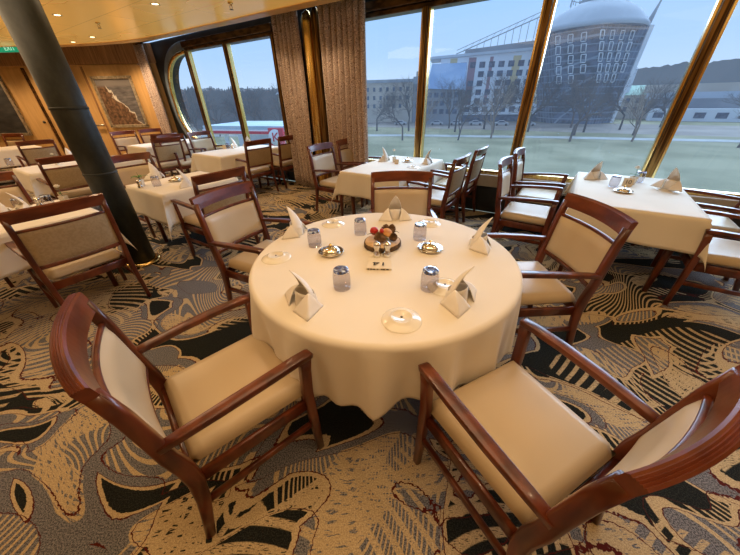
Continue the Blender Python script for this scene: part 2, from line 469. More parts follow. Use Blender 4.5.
# orange trim band round the ceiling edge
eb = MB(); pts = [Vector((x,y,CZ+.035)) for x,y in [e0]+edge]
eb.sweep(pts, .05, .11, side=(0,0,1))
MBtrim = MB()
ring = []
for i, p in enumerate(pts):
    t = (pts[min(i+1,len(pts)-1)] - pts[max(i-1,0)]).normalized(); nn = Vector((0,0,1)).cross(t)
    if nn.y < 0: nn = -nn
    for o, z in ((-.16,-.012),(.03,-.012),(.03,.10),(-.0,.10)):
        ring.append(Vector((p.x,p.y,CZ)) + nn*o + Vector((0,0,z)))
k = 4; fs = [(i*k+j, i*k+(j+1)%k, (i+1)*k+(j+1)%k, (i+1)*k+j) for i in range(len(pts)-1) for j in range(k)]
struct(MBtrim.add(ring, fs).build('trim_1', 'trim_orange'))
# recess ceiling
rb = MB().add([(xL,7.6,RZ),(xL,W3Y,RZ),(-5.55,W3Y,RZ),(cornR.x,cornR.y,RZ),(cornR.x,-1.2,RZ),(3,2.2,RZ),(-4.3,6.9,RZ),(-6.4,7.6,RZ)]+
              [(xL,7.6,RZ+.1),(xL,W3Y,RZ+.1),(-5.55,W3Y,RZ+.1),(cornR.x,cornR.y,RZ+.1),(cornR.x,-1.2,RZ+.1),(3,2.2,RZ+.1),(-4.3,6.9,RZ+.1),(-6.4,7.6,RZ+.1)],
              [tuple(range(8)), tuple(range(8,16))] + [(i,(i+1)%8,8+(i+1)%8,8+i) for i in range(8)])
struct(rb.build('trim_2', 'recess'))

# walls hidden from the photograph but closing the room
struct(MB().box((xL-.06, (W3Y+yB)/2, RZ/2), (.12, W3Y-yB, RZ)).build('wall_left', 'maple_panel'))
struct(MB().box(((xL+cornR.x)/2, yB-.06, RZ/2), (cornR.x-xL, .12, RZ)).build('wall_back', 'maple_panel'))
struct(MB().box((cornR.x+.06, (cornR.y+yB)/2, RZ/2), (.12, abs(cornR.y-yB)+.1, RZ)).build('wall_right', 'maple_panel'))

# far wall with doors and paintings
struct(MB().box(((xL-5.35)/2, W3Y+.06, RZ/2), (abs(xL+5.35), .12, RZ)).build('wall_far', 'maple_panel'))
struct(MB().box(((xL-5.35)/2, W3Y-.02, 2.64), (abs(xL+5.35), .05, .40)).build('trim_3', 'walnut_band'))
dm = MB()
for x0, x1 in ((-7.3,-5.86),):
    dm.box(((x0+x1)/2, W3Y-.018, 1.215), (x1-x0, .036, 2.41))
struct(dm.build('wall_far_panel', 'maple_panel', bevel=.004))
d1 = struct(MB().box((-8.05, W3Y-.012, 1.2), (1.42, .024, 2.38)).build('door_1', 'maple_panel', bevel=.003))
MB().tube([(-7.62,W3Y-.09,1.07),(-7.33,W3Y-.09,1.07)], .022, 10).tube([(-7.6,W3Y-.09,1.07),(-7.6,W3Y-.02,1.07)], .012).tube([(-7.36,W3Y-.09,1.07),(-7.36,W3Y-.02,1.07)], .012).build('push_bar', 'steel', d1)
d2 = struct(MB().box((-9.75, W3Y-.012, 1.2), (1.68, .024, 2.38)).build('door_2', 'maple_panel', bevel=.003))
MB().lathe([(0,0),(.03,.0),(.03,.03),(.0,.035)], 16).build('door_knob', 'black_plastic', d2, loc=(-8.98,W3Y-.03,1.17), rot=(PI/2,0,0))
for i, x in enumerate((-8.84,-7.31,-5.84)):
    struct(MB().box((x, W3Y-.022, 1.2), (.05 if i != 2 else .22, .045, 2.4)).build('trim_%d' % (4+i), 'dark_bronze' if i == 0 else ('walnut_band' if i==1 else 'maple_panel')))
def painting(x0, x1, z0, z1, canvas, label):
    cx, cz = (x0+x1)/2, (z0+z1)/2; w, h = x1-x0, z1-z0
    p = empty('framed_painting', (cx, W3Y-.06, cz), 0, label, 'painting')
    fr = MB(); f = .06
    for c, s in (((0,0,h/2-f/2),(w,.05,f)), ((0,0,-h/2+f/2),(w,.05,f)), ((-w/2+f/2,0,0),(f,.05,h)), ((w/2-f/2,0,0),(f,.05,h))):
        fr.box(c, s)
    fr.build('picture_frame', 'frame_silver', p, bevel=.01)
    MB().box((0,.008,0), (w-2*f+.02, .012, h-2*f+.02)).build('canvas', canvas, p)
painting(-7.16, -6.12, 1.01, 2.18, 'seascape_canvas', 'silver-framed painting of a rocky coast with surf, right of the dark column')
painting(-10.75, -9.5, .86, 2.26, 'dark_canvas', 'silver-framed dark painting at the far left, cut by the picture edge')

# window wall: opening stadium on the left, long run of panes on the right
Z0, Z1 = .60, 2.55
wl = MB()
def wall_strip(t0, t1, z0, z1): wl.wbox(t0, t1, .0, .22, z0, z1)
wall_strip(T_L-.3, T_R, -.0, Z0-.03)
wall_strip(T_L-.3, T_R, Z1+.03, RZ)
wall_strip(-4.02, -2.62, Z0-.03, Z1+.03)
wall_strip(T_L-.3, -8.22, Z0-.03, Z1+.03)
# rounded end filler
sa, sb = 1.24, (Z1-Z0)/2+.03; zc = (Z0+Z1)/2; tc = -6.98
arc = [(tc - sa*abs(math.cos(a))**.8, zc + sb*math.copysign(abs(math.sin(a))**.8, math.sin(a))) for a in [ -PI/2 + PI*i/28 for i in range(29)]]
vs = []; fs = []
for i, (t, z) in enumerate(arc):
    zz = z if abs(z-zc) > .01 else z
    vs += [wp(t,0,z), wp(-8.22,0,z), wp(t,.22,z), wp(-8.22,.22,z)]
for i in range(28):
    a, b = i*4, (i+1)*4
    fs += [(a,b,b+1,a+1), (a+2,a+3,b+3,b+2), (a,a+2,b+2,b)]
wl.add(vs, fs)
struct(wl.build('wall_window', 'dark_panel'))
# rounded frame of the stadium end
def arc_pts(da, off): return [wp(tc - (sa+da)*abs(math.cos(a))**.8, off, zc + (sb+da)*math.copysign(abs(math.sin(a))**.8, math.sin(a))) for a in [-PI/2 + PI*i/28 for i in range(29)]]
struct(MB().sweep(arc_pts(-.03,-.02), .10, .07, side=(NX,NY,0)).build('trim_7', 'brass'))
struct(MB().sweep(arc_pts(.10,-.01), .05, .16, side=(NX,NY,0)).build('trim_8', 'window_blue'))
# header beams
hb = MB(); hb.wbox(-6.98, -4.02, -.10, .02, Z1, Z1+.06); hb.wbox(-6.98, -4.02, -.14, .02, Z1+.06, Z1+.17)
struct(hb.build('trim_9', 'dark_bronze', bevel=.012))
hb = MB(); hb.wbox(-2.62, T_R, -.10, .02, Z1, Z1+.06); hb.wbox(-2.62, T_R, -.14, .02, Z1+.06, Z1+.17)
struct(hb.build('trim_10', 'dark_bronze', bevel=.012))
sb_ = MB(); sb_.wbox(-6.98, -4.02, -.03, .05, Z0-.04, Z0+.015)
struct(sb_.build('trim_11', 'brass', bevel=.006))
sb_ = MB(); sb_.wbox(-2.62, T_R, -.03, .05, Z0-.04, Z0+.015)
struct(sb_.build('trim_12', 'brass', bevel=.006))
# ledge with pale apron under the glass
lb = MB(); lb.wbox(T_L, T_R, -.10, .0, .40, Z0-.035)
struct(lb.build('trim_13', 'ledge', bevel=.01))
struct(MB().wbox(T_L, T_R, -.02, .0, 0, .40).build('baseboard_window', 'dark_panel'))
# mullions
ti = 14
for t in (-6.95, -5.5, -4.07, -2.57, -1.1, .36, 1.82, 3.28, 4.74, 6.2):
    mb = MB()
    mb.wbox(t-.035, t+.035, -.11, .02, Z0-.03, Z1+.02)
    o = struct(mb.build('trim_%d' % ti, 'bronze', bevel=.01)); ti += 1
    for s in (-1, 1):
        sm = MB(); sm.wbox(t+s*.052-.014, t+s*.052+.014, -.075, .02, Z0-.02, Z1+.01)
        q = sm.build('mullion_bead', 'brass', o, bevel=.006)
# panes
bays = [(-6.95,-5.5), (-5.5,-4.07), (-2.57,-1.1), (-1.1,.36), (.36,1.82), (1.82,3.28), (3.28,4.74), (4.74,6.2)]
for i, (a, b) in enumerate(bays):
    g = MB().add([wp(a,.05,Z0),wp(b,.05,Z0),wp(b,.05,Z1),wp(a,.05,Z1)], [(0,1,2,3)])
    struct(g.build('window_%d' % (i+2), 'window_glass'))
g = MB(); ap = arc_pts(-.01,.05)
g.add(ap, [tuple(range(len(ap)))]); struct(g.build('window_1', 'window_glass'))

# curtains (drawn back, one thing each)
def curtain(t0, t1, off, label, tb0=None, tb1=None, z0=.03, z1=2.80, folds=9, seed=1):
    rnd = random.Random(seed)
    ph = [rnd.uniform(-.5,.5) for _ in range(40)]
    tb0 = t0 if tb0 is None else tb0; tb1 = t1 if tb1 is None else tb1
    c = empty('curtain', wp((t0+t1)/2, off, 0), 0, label, 'curtain')
    inv = Vector(c.location)
    def fn(u, v):
        a0 = t0 + (tb0-t0)*(1-v); a1 = t1 + (tb1-t1)*(1-v)
        uw = u*folds; j = int(min(uw, folds-1e-6))
        s = math.sin(uw*2*PI + ph[j]*.5*math.sin(PI*(uw-j)))
        amp = .085*(.8+.35*ph[(j*3)%40]) * (.8 + .35*(1-v)) 
        t = a0 + (a1-a0)*u + .018*math.sin(uw*4*PI+v*2)
        return wp(t, off + amp*s + .012*math.sin(v*5+j), z0+(z1-z0)*v) - inv
    MB().grid(fn, folds*12, 14).build('drape', 'curtain_fabric', c, solid=.006)
    MB().wbox(t0-.03, t1+.03, off-.015, off+.015, z1-.01, z1+.03).build('rail', 'dark_bronze', c, loc=-inv)
curtain(-3.80, -3.24, -.26, 'brown patterned curtain drawn to the left of the brass column', folds=6, seed=2)
curtain(-2.80, -1.95, -.26, 'brown patterned curtain drawn to the right of the brass column', folds=8, seed=5)
curtain(-9.15, -8.55, -.20, 'tan curtain hanging in the far corner beside the rounded window', folds=6, seed=8)
# brass column between the curtains
bc = empty('brass_pilaster', wp(-3.07, -.12, 0), A_D, 'shiny brass pilaster between the two brown curtains', 'pilaster')
def cap_tube(x, r, y, z0, z1):
    m = MB(); prof = [(r*.98,z0),(r,z0+.02),(r,z1-r*1.6)] + [(r*math.cos(a), z1-r*1.6+r*1.6*math.sin(a)) for a in [PI/2*i/8 for i in range(1,9)]]
    prof[-1] = (0.0, z1)
    return m.lathe(prof, 24, (x,y,0))
cap_tube(-.09, .105, 0, .02, 2.78).build('half_round_tube', 'brass', bc)
cap_tube(.085, .07, 0, .02, 2.80).build('side_tube', 'bronze', bc)
MB().box((0,.07,1.4), (.52,.04,2.78)).build('backing_board', 'dark_panel', bc)

# ceiling fittings
dl = empty('downlight', (0,0,0), 0, 'small recessed ceiling downlight', 'downlight')
MB().lathe([(.035,0),(.055,-.004),(.058,0),(.058,.01),(.035,.01)], 20).build('bezel', 'frame_silver', dl)
MB().lathe([(0,-.001),(.036,-.001),(.036,.004),(0,.004)], 16).build('lens', 'lamp_lens', dl)
DL = [(-4.24,5.36,'round downlight in the gold ceiling just right of the dark column top'),
      (-5.02,6.93,'round downlight near the ceiling edge beside the sprinkler'),
      (-5.76,7.38,'round downlight at the ceiling edge nearest the column'),
      (-2.63,4.94,'round downlight at the top of the photo above the rounded window')]
for i, (x, y, lb_) in enumerate(DL): place(dl, i == 0, (x,y,CZ-.001), 0, lb_)
HID = [(-1.0,5.35),(-.1,1.6),(1.3,.3),(-1.5,.2),(-1.3,2.9),(1.7,2.3),(.3,3.4),(-3.2,1.6),(-3.2,3.6),(-5.2,3.2),(-7.2,5.2),(-6.8,2.6),(.1,-.8),(3.4,.6),(-2.4,5.3)]  # downlights out of view; the first is added for highlights on the brass pilaster
sp = empty('sprinkler_head', (0,0,0), 0, 'x', 'sprinkler')
MB().lathe([(.0,0),(.03,0),(.032,-.012),(.012,-.02),(.012,-.035),(0,-.035)], 16).build('escutcheon', 'brass', sp)
MB().tube([(.012,0,-.03),(.018,0,-.05),(.004,0,-.068)], .003, 6).tube([(-.012,0,-.03),(-.018,0,-.05),(-.004,0,-.068)], .003, 6).lathe([(0,-.068),(.024,-.07),(.024,-.073),(0,-.074)], 14).build('deflector', 'bronze', sp)
place(sp, True, (-4.04,5.81,CZ-.001), 0, 'brass sprinkler head hanging from the gold ceiling beyond the column')
place(sp, False, (-1.68,4.93,CZ-.001), 0, 'brass sprinkler head at the top edge above the window')
# exit sign
ex = empty('exit_sign', (-7.55,7.72,2.585), 0, 'green illuminated exit sign under the ceiling edge left of the column', 'sign')
MB().box((0,0,0), (.9,.05,.12)).build('sign_box', 'exit_green', ex, bevel=.006)
text_mesh('EXIT', .11, 'lettering', 'exit_white', ex, (.18,-.028,0), (PI/2,0,0))

# dark leaning-looking structural column
cc = empty('structural_column', (-2.62,2.99,0), 0, 'thick dark green-black round steel column rising through the room', 'column')
MB().lathe([(.132,.0),(.132,CZ)], 40).build('shaft', 'column_paint', cc)
for zb in (.985, 1.53): MB().lathe([(.132,zb-.012),(.1365,zb-.008),(.1365,zb+.008),(.132,zb+.012)], 40).build('joint_band', 'column_paint', cc)
MB().lathe([(.133,0),(.180,.0),(.180,.02),(.155,.035),(.134,.04)], 40).build('base_ring', 'brass', cc)

# ------------------------------------------------------------------ dining chair
def make_chair():
    c = empty('dining_armchair', (0,0,0), 0, 'x', 'chair')
    # local: +Y is the front, origin on the floor under the seat
    def stile_x(z): return .262 + .018*max(0, (z-.45)/.5)
    for s in (-1, 1):
        p = [(s*.262,-.285,0), (s*.262,-.262,.12), (s*.262,-.237,.26), (s*.262,-.226,.38), (s*.265,-.232,.48), (s*.268,-.25,.58), (s*.268,-.263,.70), (s*.267,-.278,.82), (s*.266,-.298,.93)]
        MB().sweep(p, [.030,.032,.034,.036,.036,.034,.034,.034,.034], [.036,.042,.050,.056,.056,.052,.048,.045,.040], side=(1,0,0)).build('rear_leg', 'mahogany', c)
        p = [(s*.272,.262,0), (s*.270,.256,.25), (s*.270,.250,.45), (s*.275,.258,.60), (s*.277,.264,.655)]
        MB().sweep(p, [.028,.034,.036,.036,.036], [.032,.040,.044,.044,.046], side=(1,0,0), chamfer=.14).build('front_leg', 'mahogany', c)
        p = [(s*.272,-.258,.638), (s*.276,-.18,.646), (s*.282,-.05,.658), (s*.284,.10,.668), (s*.281,.22,.672), (s*.279,.280,.670), (s*.278,.290,.668)]
        MB().sweep(p, [.034,.040,.045,.047,.047,.045,.040], [.026,.027,.028,.028,.028,.028,.022], side=(1,0,0), chamfer=.14).build('armrest', 'mahogany', c)
        MB().sweep([(s*.262,-.245,.225),(s*.270,.256,.225)], .020, .034, side=(1,0,0)).build('side_stretcher', 'mahogany', c)
        MB().sweep([(s*.255,-.228,.372),(s*.262,.252,.372)], .022, .062, side=(1,0,0)).build('side_rail', 'mahogany', c)
    MB().sweep([(-.262,.250,.372),(.262,.250,.372)], .022, .062, side=(0,1,0)).build('front_rail', 'mahogany', c)
    MB().sweep([(-.262,-.226,.372),(.262,-.226,.372)], .022, .062, side=(0,1,0)).build('rear_rail', 'mahogany', c)
    # concave top rail with reeded edge lines
    def bow(x, d=.040): return -d*(1-(x/.285)**2)
    prof = [(-.017,-.034),(-.019,.000),(-.019,.044),(-.012,.050),(-.0105,.046),(-.006,.050),(-.0045,.0465),(.000,.051),(.0015,.0475),(.006,.051),(.0075,.0475),(.013,.050),(.018,.044),(.017,0),(.015,-.034)]
    vs = []; nx = 18; k = len(prof)
    for i in range(nx+1):
        x = -.281 + .562*i/nx
        for py, pz in prof:
            z = .922 + pz + .006*(1-(x/.3)**2)
            y = -.294 + bow(x) + py - (z-.922)*.25
            vs.append((x, y, z))
    fs = [(i*k+j, (i+1)*k+j, (i+1)*k+(j+1)%k, i*k+(j+1)%k) for i in range(nx) for j in range(k)] + [tuple(range(k)), tuple(range(nx*k,(nx+1)*k))]
    MB().add(vs, fs).build('top_rail', 'mahogany_light', c)
    def bar(z, y, w, h, d, name):
        p = []
        for i in range(13):
            x = -.268 + .536*i/12
            p.append((x, y - d*(1-(x/.27)**2), z))
        MB().sweep(p, w, h, side=(0,1,-.3)).build(name, 'mahogany', c)
    bar(.830, -.280, .020, .020, .036, 'slot_rail')
    bar(.545, -.244, .022, .034, .022, 'lower_back_rail')
    # upholstered panel: cream front, tan rear
    def pad(side):
        def fn(u, v):
            x = -.250 + .5*u; z = .560 + .261*v
            yb = -.247 - (.280-.247)*v - (.020+.016*v)*(1-(x/.27)**2)
            e = min(u, 1-u, v*.5+.0, (1-v)*.5)*2
            bul = min(1, e/.16)**.5 if e > 0 else 0
            return (x, yb + (.006 + .020*bul if side > 0 else -.004 - .008*bul), z)
        return MB().grid(fn, 20, 14)
    pad(1).build('backrest_pad', 'vinyl_cream', c)
    o = pad(-1).build('backrest_rear_panel', 'vinyl_tan', c); o['label'] = 'tan fabric rear of the backrest'
    # seat cushion: trapezoid rounded slab
    vs = []; nu, nv = 18, 18
    def seat(u, v, top):
        y = -.215 + .485*v; hw = .238 + .022*v
        x = (2*u-1)*hw
        ex = 1-abs(2*u-1); ey = 1-abs(2*v-1); e = min(ex, ey)
        rr_ = min(1, e/.14); cr = math.sqrt(max(0, 1-(1-rr_)**2))
        if top: z = .432 + .048*cr + .012*math.sin(PI*u)*math.sin(PI*v)
        else: z = .402 + .030*(1-cr)
        return (x, y, z)
    sm = MB().grid(lambda u, v: seat(u, v, True), nu, nv).grid(lambda u, v: seat(u, v, False), nu, nv)
    sm.build('seat', 'vinyl_cream', c)
    return c
chair = make_chair()
def facing(deg): return R(deg-90)
aD = math.degrees(A_D)
CH = [ # x, y, heading of the front in degrees, label, group
 (-.655,.868,41.5,'mahogany armchair at the round table, bottom left of the photo, front to the right','chairs round the round table'),
 (.575,.64,116.5,'mahogany armchair at the bottom right of the photo, back to the right edge','chairs round the round table'),
 (1.09,1.71,181,'mahogany armchair on the right side of the round table, seat under its cloth','chairs round the round table'),
 (.29,2.46,-94,'mahogany armchair behind the round table, its back toward the window table','chairs round the round table'),
 (-.86,2.17,-26,'reddish armchair on the left side of the round table with cream backrest','chairs round the round table'),
 (-2.47,2.21,180+aD,'armchair seen from behind, nearest one at the left edge beside the column foot','chairs at the near left table'),
 (-1.72,3.18,180+aD,'armchair just behind the reddish one, drawn up to the leaf-vase table','chairs at the table beside the column'),
 (-2.98,4.05,aD,'armchair with cream backrest at the leaf-vase table, partly hidden by the column','chairs at the table beside the column'),
 (-4.40,4.45,180+aD,'armchair seen from behind just left of the dark column, beyond the rose vase','chairs at the mid left table'),
 (-3.68,2.86,aD,'armchair cut by the left edge of the photo, beyond the two folded napkins','chairs at the near left table'),
 (-6.90,6.62,180+aD,'distant armchair near the left edge, below the dark painting','chairs at the distant left tables'),
 (-9.0,7.95,-95,'farthest left armchair standing below the dark painting by the wall','chairs at the distant left tables'),
 (.86,3.77,180+aD,'armchair right of the window table, nearer one of the pair, back to us','chairs at the centre window table'),
 (1.29,4.38,180+aD,'armchair right of the centre window table, the one nearer the glass','chairs at the centre window table'),
 (-.47,4.72,aD,'armchair with pale backrest at left of the centre window table, nearer one','chairs at the centre window table'),
 (-.09,5.32,aD,'armchair with pale backrest by the right curtain, beyond its neighbour','chairs at the centre window table'),
 (-2.19,5.85,180+aD,'armchair seen from behind at the left window table, left one of two','chairs at the left window table'),
 (-1.78,6.50,180+aD,'armchair seen from behind right next to the left brown curtain','chairs at the left window table'),
 (1.74,3.12,aD,'armchair on the left of the table numbered 10, nearer the camera','chairs at the right window table'),
 (2.17,3.74,aD,'armchair on the left of the table numbered 10, nearer the glass','chairs at the right window table'),
 (2.90,2.06,180+aD,'armchair at the right edge of the photo, nearest one at the numbered table','chairs at the right window table'),
 (3.34,2.71,180+aD,'armchair at the right edge of the photo by the glass, mostly hidden','chairs at the right window table'),
 (-3.70,7.47,aD,'armchair facing us beyond the left window table, nearer the rounded glass','chairs at the left window table'),
 (-4.03,6.88,aD,'armchair on the far side of the left window table, left one of two','chairs at the left window table'),
 (-4.78,7.40,180+aD,'armchair seen from behind at the far corner table, left one of its pair','chairs at the far corner table'),
 (-4.28,6.62,180+aD,'armchair seen from behind at the far corner table, right one of its pair','chairs at the far corner table'),
 (-5.98,8.15,aD,'armchair below the coast painting at the far corner table, left one','chairs at the far corner table'),
 (-5.66,8.72,aD,'armchair right of the coast painting beside the far tan curtain','chairs at the far corner table'),
]
for i, (x, y, h, lb_, gp) in enumerate(CH):
    place(chair, i == 0, (x, y, 0), facing(h), lb_, gp)

# ------------------------------------------------------------------ tables and cloths
rt = empty('round_table', (.082,1.57,0), 0, 'round pedestal dining table hidden under the white cloth in the foreground', 'table')
MB().lathe([(0,.715),(.74,.715),(.745,.72),(.745,.738),(.74,.742),(0,.742)], 64).build('tabletop', 'mahogany', rt)
MB().lathe([(.06,.05),(.05,.3),(.05,.6),(.09,.71),(0,.715)], 24).build('pedestal', 'dark_bronze', rt)
MB().lathe([(0,0),(.32,0),(.32,.02),(.08,.06),(0,.06)], 40).build('base_plate', 'dark_bronze', rt)
def round_cloth():
    nr_top, nr_side, nk = 12, 20, 192
    Rt = .776; hem = .345
    rnd = random.Random(3)
    ph = rnd.uniform(0,6)
    def fold(a): return 1.5*(1-abs(math.sin(8*a + .8*math.sin(2*a+1)+ph)))**1.3 - .6 + .35*math.sin(23*a+1.3*math.sin(3*a))
    prof = []
    for i in range(nr_top): prof.append(('t', Rt*.965*i/(nr_top-1)))
    for i in range(5):
        a = PI/2*(i+1)/5; prof.append(('e', a))
    for i in range(nr_side): prof.append(('s', (i+1)/nr_side))
    vs = []
    for kind, q in prof:
        for j in range(nk):
            a = 2*PI*j/nk; f = fold(a)
            if kind == 't': r, z = q, .7465 + .0008*math.sin(9*q+5*a)*(q/.8)
            elif kind == 'e': r = Rt*.965 + .026*math.sin(q); z = .7465 - .026*(1-math.cos(q))
            else:
                r = Rt + q**.7*(.002 + .042*f) + .012*q; z = .7205 - (hem + .030*math.sin(4*a+3.6))*q - .012*f*q
            vs.append((r*math.cos(a), r*math.sin(a), z))
    n = len(prof)
    fs = [(i*nk+j, i*nk+(j+1)%nk, (i+1)*nk+(j+1)%nk, (i+1)*nk+j) for i in range(n-1) for j in range(nk)]
    m = MB().add(vs, fs, True)
    o = m.build('tablecloth', 'linen', solid=.0025); o.location = (.082,1.57,0)
    tag(o, 'large ivory cloth draped in folds over the round table in the foreground', 'tablecloth')
round_cloth()

def square_table(cx, cy, hw, hl, rz, drop, tlabel, clabel, seed=0, grp=None):
    """hw half width along D, hl half length along N"""
    t = empty('dining_table', (cx,cy,0), rz, tlabel, 'table', grp)
    MB().box((0,0,.725), (2*hw-.01, 2*hl-.01, .03)).build('tabletop', 'mahogany', t, bevel=.004)
    for sx in (-1,1):
        for sy in (-1,1):
            MB().sweep([(sx*(hw-.10), sy*(hl-.14), 0),(sx*(hw-.09), sy*(hl-.13), .71)], [.04,.055], [.04,.055], side=(1,0,0)).build('leg', 'mahogany', t)
    rnd = random.Random(seed)
    p1, p2, p3 = [rnd.uniform(0,6) for _ in range(3)]
    N = 22; ns = 10
    # parametric cloth coordinates
    def axis(h, n):
        a = [-h - drop*(ns-i)/ns for i in range(ns)] + [-h+2*h*i/n for i in range(n+1)] + [h + drop*(i+1)/ns for i in range(ns)]
        return a
    ax, ay = axis(hw, N), axis(hl, int(N*hl/hw))
    vs = []
    for u in ax:
        for v in ay:
            du = max(0, abs(u)-hw); dv = max(0, abs(v)-hl); su = 1 if u > 0 else -1; sv = 1 if v > 0 else -1
            x = max(-hw, min(hw, u)); y = max(-hl, min(hl, v)); z = .7445
            if du == 0 and dv == 0:
                z += .0
            elif dv == 0:
                q = du/drop; w = .010*math.sin(9*v+p1)+.006*math.sin(21*v+p2)
                edge = 1-abs(v)/hl
                x = su*(hw + .004 + q*(.012+w) ); z -= du
            elif du == 0:
                q = dv/drop; w = .010*math.sin(9*u+p2)+.006*math.sin(21*u+p3)
                y = sv*(hl + .004 + q*(.012+w)); z -= dv
            else:
                r = math.hypot(du, dv); ph = math.atan2(dv, du); k = math.sin(2*ph)
                q = r/drop
                lo = r*.30*k; dn = math.sqrt(max(0, r*r-lo*lo))
                # fold pushed out along the diagonal and swept slightly to one side
                x = su*(hw + .004 + q*.012*math.cos(ph)**2 + lo*.72); y = sv*(hl + .004 + q*.012*math.sin(ph)**2 + lo*.72)
                z -= dn
            vs.append((x,y,z))
    q_ = len(ay)
    fs = [(i*q_+j, (i+1)*q_+j, (i+1)*q_+j+1, i*q_+j+1) for i in range(len(ax)-1) for j in range(q_-1)]
    o = MB().add(vs, fs, True).build('tablecloth', 'linen', solid=.002)
    o.location = (cx,cy,0); o.rotation_euler = (0,0,rz)
    tag(o, clabel, 'tablecloth', None)
def from_corner(nx_, ny_, hw, hl, sx, sy):
    """centre of a table given the world position of one corner (sx along D, sy along N)"""
    return (nx_ - sx*hw*DX - sy*hl*NX, ny_ - sx*hw*DY - sy*hl*NY)
c = (2.555,2.845)
square_table(c[0], c[1], .44, .71, A_D, .27, 'four-seat table under the cloth at the right window, numbered 10', 'white cloth on the right window table numbered 10', 1)
c = from_corner(-.37,4.00,.44,.71,-1,-1)
square_table(c[0], c[1], .44, .71, A_D, .30, 'four-seat table under the cloth at the centre window', 'white cloth on the centre window table', 2)
c = from_corner(-2.55,5.39,.44,.71,1,-1)
square_table(c[0], c[1], .44, .71, A_D, .32, 'four-seat table under the cloth at the left window', 'cream cloth on the left window table right of the tan-backed pair of chairs', 3)
c = from_corner(-2.13,3.01,.42,.45,1,-1)
square_table(c[0], c[1], .42, .45, A_D, .33, 'small table under the cloth just right of the dark column', 'cream cloth with pointed corner beside the dark column', 4)
# near left: D -3.5..-4.4, N .0..1.4
def dn(d, n_): return (d*DX + n_*NX, d*DY + n_*NY)
c = dn(-3.82,.16)
square_table(c[0], c[1], .42, .62, A_D, .30, 'table under the cloth at the left edge, holding the white rose vase', 'cream cloth under the white rose vase at the left edge', 5)
c = dn(-6.72,1.62)
square_table(c[0], c[1], .44, .71, A_D, .32, 'table under the cloth beyond the chairs left of the column', 'cream cloth at the left edge, second table back from the camera', 6)
c = from_corner(-4.78,6.85,.44,.71,1,-1)
square_table(c[0], c[1], .44, .71, A_D, .34, 'table under the cloth in the far corner below the coast painting', 'white cloth on the far corner table below the coast painting', 7)
c = (-8.35,7.25)
square_table(c[0], c[1], .44, .60, A_D, .34, 'distant table under the cloth below the dark painting', 'white cloth on the distant table below the dark painting', 8)

# ------------------------------------------------------------------ things on the tables
TZ = .7478; SZ = .7458
def make_napkin():
    n = MB()
    # tall pointed leaf
    def leaf(u, v):
        h = v; w = .050*(1-h**2.6)**.9*(1-.15*h) ; a = (2*u-1)*1.35
        x = w*math.sin(a)/math.sin(1.35)*1.05
        y = -.012 - .035*math.cos(a)*(w/.046) + .045*h*h + .0
        return (x, y+.012, .004+.172*h)
    n.grid(leaf, 12, 12)
    # rolled cuff
    def cuff(u, v):
        a = -PI*.95 + 1.9*PI*u; r = .047 - .006*v
        return (r*math.sin(a), r*math.cos(a)*.95-.004, .0 + .062*v + .014*v*math.cos(a))
    n.grid(cuff, 24, 5)
    # side wings that slope down to the cloth
    for s in (-1, 1):
        def wing(u, v):
            T = Vector((s*.043,.000,.076)); B = Vector((s*.020,.066,.001)); tip = Vector((s*.115,.048,.001)); Bk = Vector((s*.060,-.050,.001))
            if u < .5: p = B.lerp(tip, u*2)
            else: p = tip.lerp(Bk, (u-.5)*2)
            q = T.lerp(p, v)
            bul = math.sin(PI*v)*.006
            return (q.x + s*bul, q.y + bul*.5, q.z + bul)
        n.grid(wing, 12, 8)
    o = n.build('folded_napkin', 'linen_napkin', solid=.0018)
    return tag(o, 'x', 'napkin')
nap = make_napkin(); nap.scale = (1.12,1.12,1.1)
NP = [(-.30,1.09,125,'folded napkin on the round table, front left, before the bottom left chair'),
      (.205,2.19,180,'folded napkin standing at the back of the round table before the rear chair'),
      (-.51,1.93,75,'folded napkin at the left rear of the round table beside an upturned glass'),
      (.69,1.66,250,'folded napkin at the right edge of the round table'),
      (.40,1.09,235,'folded napkin on the round table, front right, before an upturned plate'),
      (2.52,3.32,180,'folded napkin on the numbered window table, at its left far side'),
      (2.89,2.79,110,'folded napkin on a plate at the right of the table numbered 10'),
      (.27,4.70,60,'folded napkin at the left rear of the centre window table'),
      (.86,4.42,240,'folded napkin at the right of the centre window table'),
      (-2.07,3.40,110,'folded napkin at the right of the leaf-vase table'),
      (-2.66,3.80,60,'folded napkin lying beyond the glass on the leaf-vase table'),
      (-2.75,6.60,90,'folded napkin on the left window table beside its number card'),
      (-2.55,6.85,200,'folded napkin by the glass on the left window table'),
      (-3.10,2.40,60,'large folded napkin at the left edge table, nearest the picture border'),
      (-3.04,2.54,150,'folded napkin on the left edge table beside the dark glasses'),
      (-5.15,5.45,60,'folded napkin on the second left table, seen above the chair back'),
      (-4.72,7.62,30,'folded napkin on the far corner table near the tan curtain')]
for i, (x, y, a, lb_) in enumerate(NP):
    place(nap, i == 0, (x,y,TZ if i < 5 else SZ), R(a), lb_)
